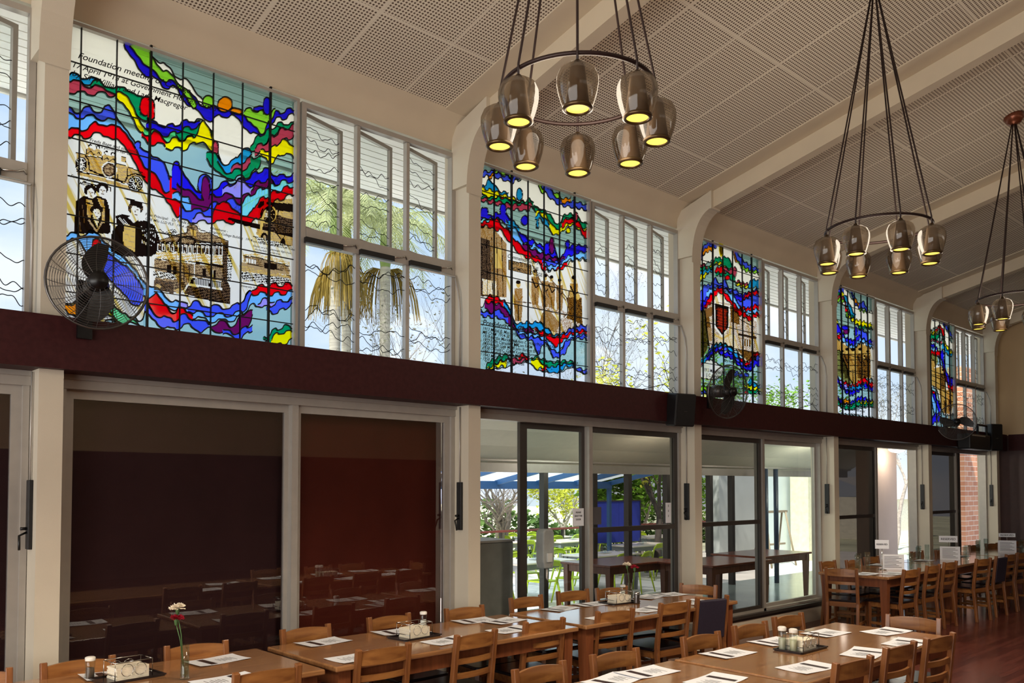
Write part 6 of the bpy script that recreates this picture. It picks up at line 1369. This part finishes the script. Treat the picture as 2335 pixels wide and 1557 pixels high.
def palm(base, top, seed, label, R=2.4, nf=16, seeds=2, r0=.12):
    rn = random.Random(seed); root = empty('palm_tree', base, 0, label, 'palm tree', 'palms outside the first clear window')
    H = top - base[2]
    rg = [(r0 * (1.15 if i == 0 else 1.0) * (1.0 + (.035 if i % 2 else 0)), H * i / 60) for i in range(61)]
    MB().lathe(rg, n=12).build('trunk', mat('ringed_palm_trunk', (172, 164, 150), .85, var=.22, scale=3, stretch=(1, 1, 9)), root)
    MB().lathe([(r0 * .95, H), (r0 * 1.15, H + .15), (r0 * .95, H + .7), (r0 * .5, H + 1.05)], n=12).build('crown_shaft', mat('green_crown_shaft', (122, 140, 70), .5), root)
    fr = MB(); z0 = H + .95
    for i in range(nf):
        a = 2 * pi * i / nf + rn.uniform(-.15, .15); el = rn.uniform(.15, 1.25); pts = []
        L = R * rn.uniform(.85, 1.15); d = Vector((cos(a), sin(a), 0)); p = Vector((0, 0, z0)); ang = el
        for j in range(13):
            pts.append(p.copy()); p = p + (d * cos(ang) + Vector((0, 0, 1)) * sin(ang)) * (L / 12); ang -= .13 + .06 * (j / 12)
        fr.tube(pts, [.018 * (1 - .8 * j / 12) + .003 for j in range(13)], 4, caps=False)
        side = d.cross(Vector((0, 0, 1)))
        for j in range(1, 13):
            for m_ in range(3):
                q = pts[j - 1].lerp(pts[j], m_ / 3); tdir = (pts[j] - pts[j - 1]).normalized()
                ll = .62 * sin(pi * min(1, (j + m_ / 3) / 13.5) ** .8) * R / 2.4 + .06
                for s in (-1, 1):
                    e = q + (side * s * .8 + tdir * .55 - Vector((0, 0, rn.uniform(.25, .65)))).normalized() * ll; w_ = tdir * .017
                    fr.add([q - w_, q + w_, e], [(0, 1, 2)])
    fr.build('fronds', M['frond'], root)
    for k in range(seeds):
        sm = MB(); a = rn.uniform(0, 6.28)
        for i in range(80):
            a2 = a + rn.uniform(-.9, .9); l = rn.uniform(.5, 1.0); p = Vector((cos(a) * .12, sin(a) * .12, H - .02)); P = [p]
            for j in range(5): p = p + Vector((cos(a2) * .5 * (1 - j * .16), sin(a2) * .5 * (1 - j * .16), .1 - .32 * j)) * l * .42; P.append(p.copy())
            sm.tube(P, .007, 3, caps=False)
        sm.build('seed_stalks', M['seed'], root)
for (px, pyt, y, sd_, R, nf, r0, lab) in ((764, 585, 13.5, 4, 2.3, 18, .10, 'nearer palm with pale ringed trunk outside the first clear window'), (790, 610, 15.5, 5, 2.0, 14, .10, 'palm trunk just behind the pale ringed one, outside the first clear window'), (878, 610, 15.0, 9, 2.3, 18, .11, 'darker-trunked palm outside the middle light of the first clear window')):
    q = onY(px, 720, y); t_ = onY(px, pyt, y).z
    palm((q.x, y, -1.2), t_, sd_, lab, R, nf, 2, r0)
q = onY(990, 700, 12.5); tree('bare_tree', (q.x + .3, 12.5, -1.2), 6.3, .10, 11, 'leafless dark tree behind the first clear window, lower corner light', .7, 6, M['drygrey'], 900, .032, M['bark_dark'])
q = onY(1372, 700, 18.5); tree('bare_tree', (q.x, 18.5, -1.2), 9.2, .11, 21, 'fine-twigged tree behind the left light of the second clear window', .6, 6, M['drygrey'], 1200, .035, M['bark_dark'])
q = onY(1500, 800, 12.7); tree('leafy_tree', (q.x, 12.7, -1.2), 6.3, .12, 33, 'yellow-green leafy tree behind the second clear window', .8, 5, M['leaf_y'], 2600, .07, M['bark_dark'])
q = onY(1770, 850, 15); tree('leafy_tree', (q.x - .8, 15, -1.2), 7.4, .14, 45, 'green leafy tree behind the third clear window', .7, 5, M['leaf_g'], 3800, .08)
q = onY(2035, 850, 17); tree('bare_tree', (q.x, 17, -1.2), 9.0, .13, 52, 'pale leafless tree behind the fourth clear window', .6, 6, M['drygrey'], 2200, .04, M['bark'])
# at terrace level
q = onY(1142, 1200, 16.6); tree('bare_tree', (q.x, 16.6, -1.2), 5.0, .24, 61, 'thick forked bare tree beyond the railing, seen through the open doorway', .85, 6, None, 0, .05, M['bark'], first=.28)
q = onY(1470, 1150, 16.5); tree('leafy_tree', (q.x, 16.5, -1.2), 5.0, .12, 72, 'large-leaved green tree beyond the terrace, right of the blue board', .9, 5, M['leaf_g'], 3400, .13, first=.3)
q = onY(1290, 1150, 21.5); tree('leafy_tree', (q.x, 21.5, -1.2), 5, .12, 81, 'pale yellow-green tree beyond the railing, between trunk and blue board', .9, 5, M['leaf_y'], 1500, .09, first=.28)
q = onY(1625, 1150, 17.2); tree('leafy_tree', (q.x, 17.2, -1.2), 4.4, .10, 91, 'bright leafy tree beyond the screen door of the third bay', .8, 5, M['leaf_g'], 2400, .09, first=.3)
hd = MB(); rn = random.Random(5)
for i in range(9000):
    x = rn.uniform(-4, 40); y = rn.uniform(26, 28); z = rn.uniform(-1.2, .6 + .7 * sin(x * .6)); s = rn.uniform(.1, .22); a = rn.uniform(0, 6.28)
    u = Vector((cos(a), sin(a), rn.uniform(-.6, .6))) * s; v = Vector((-sin(a), cos(a), rn.uniform(-1, 1))) * s * .6; c = Vector((x, y, z)); hd.add([c - u, c + v, c + u, c - v], [(0, 1, 2, 3)])
tag(hd.build('hedge', M['leaf_d']), 'distant hedge of garden shrubs beyond the terrace trees', 'hedge', kind='stuff')
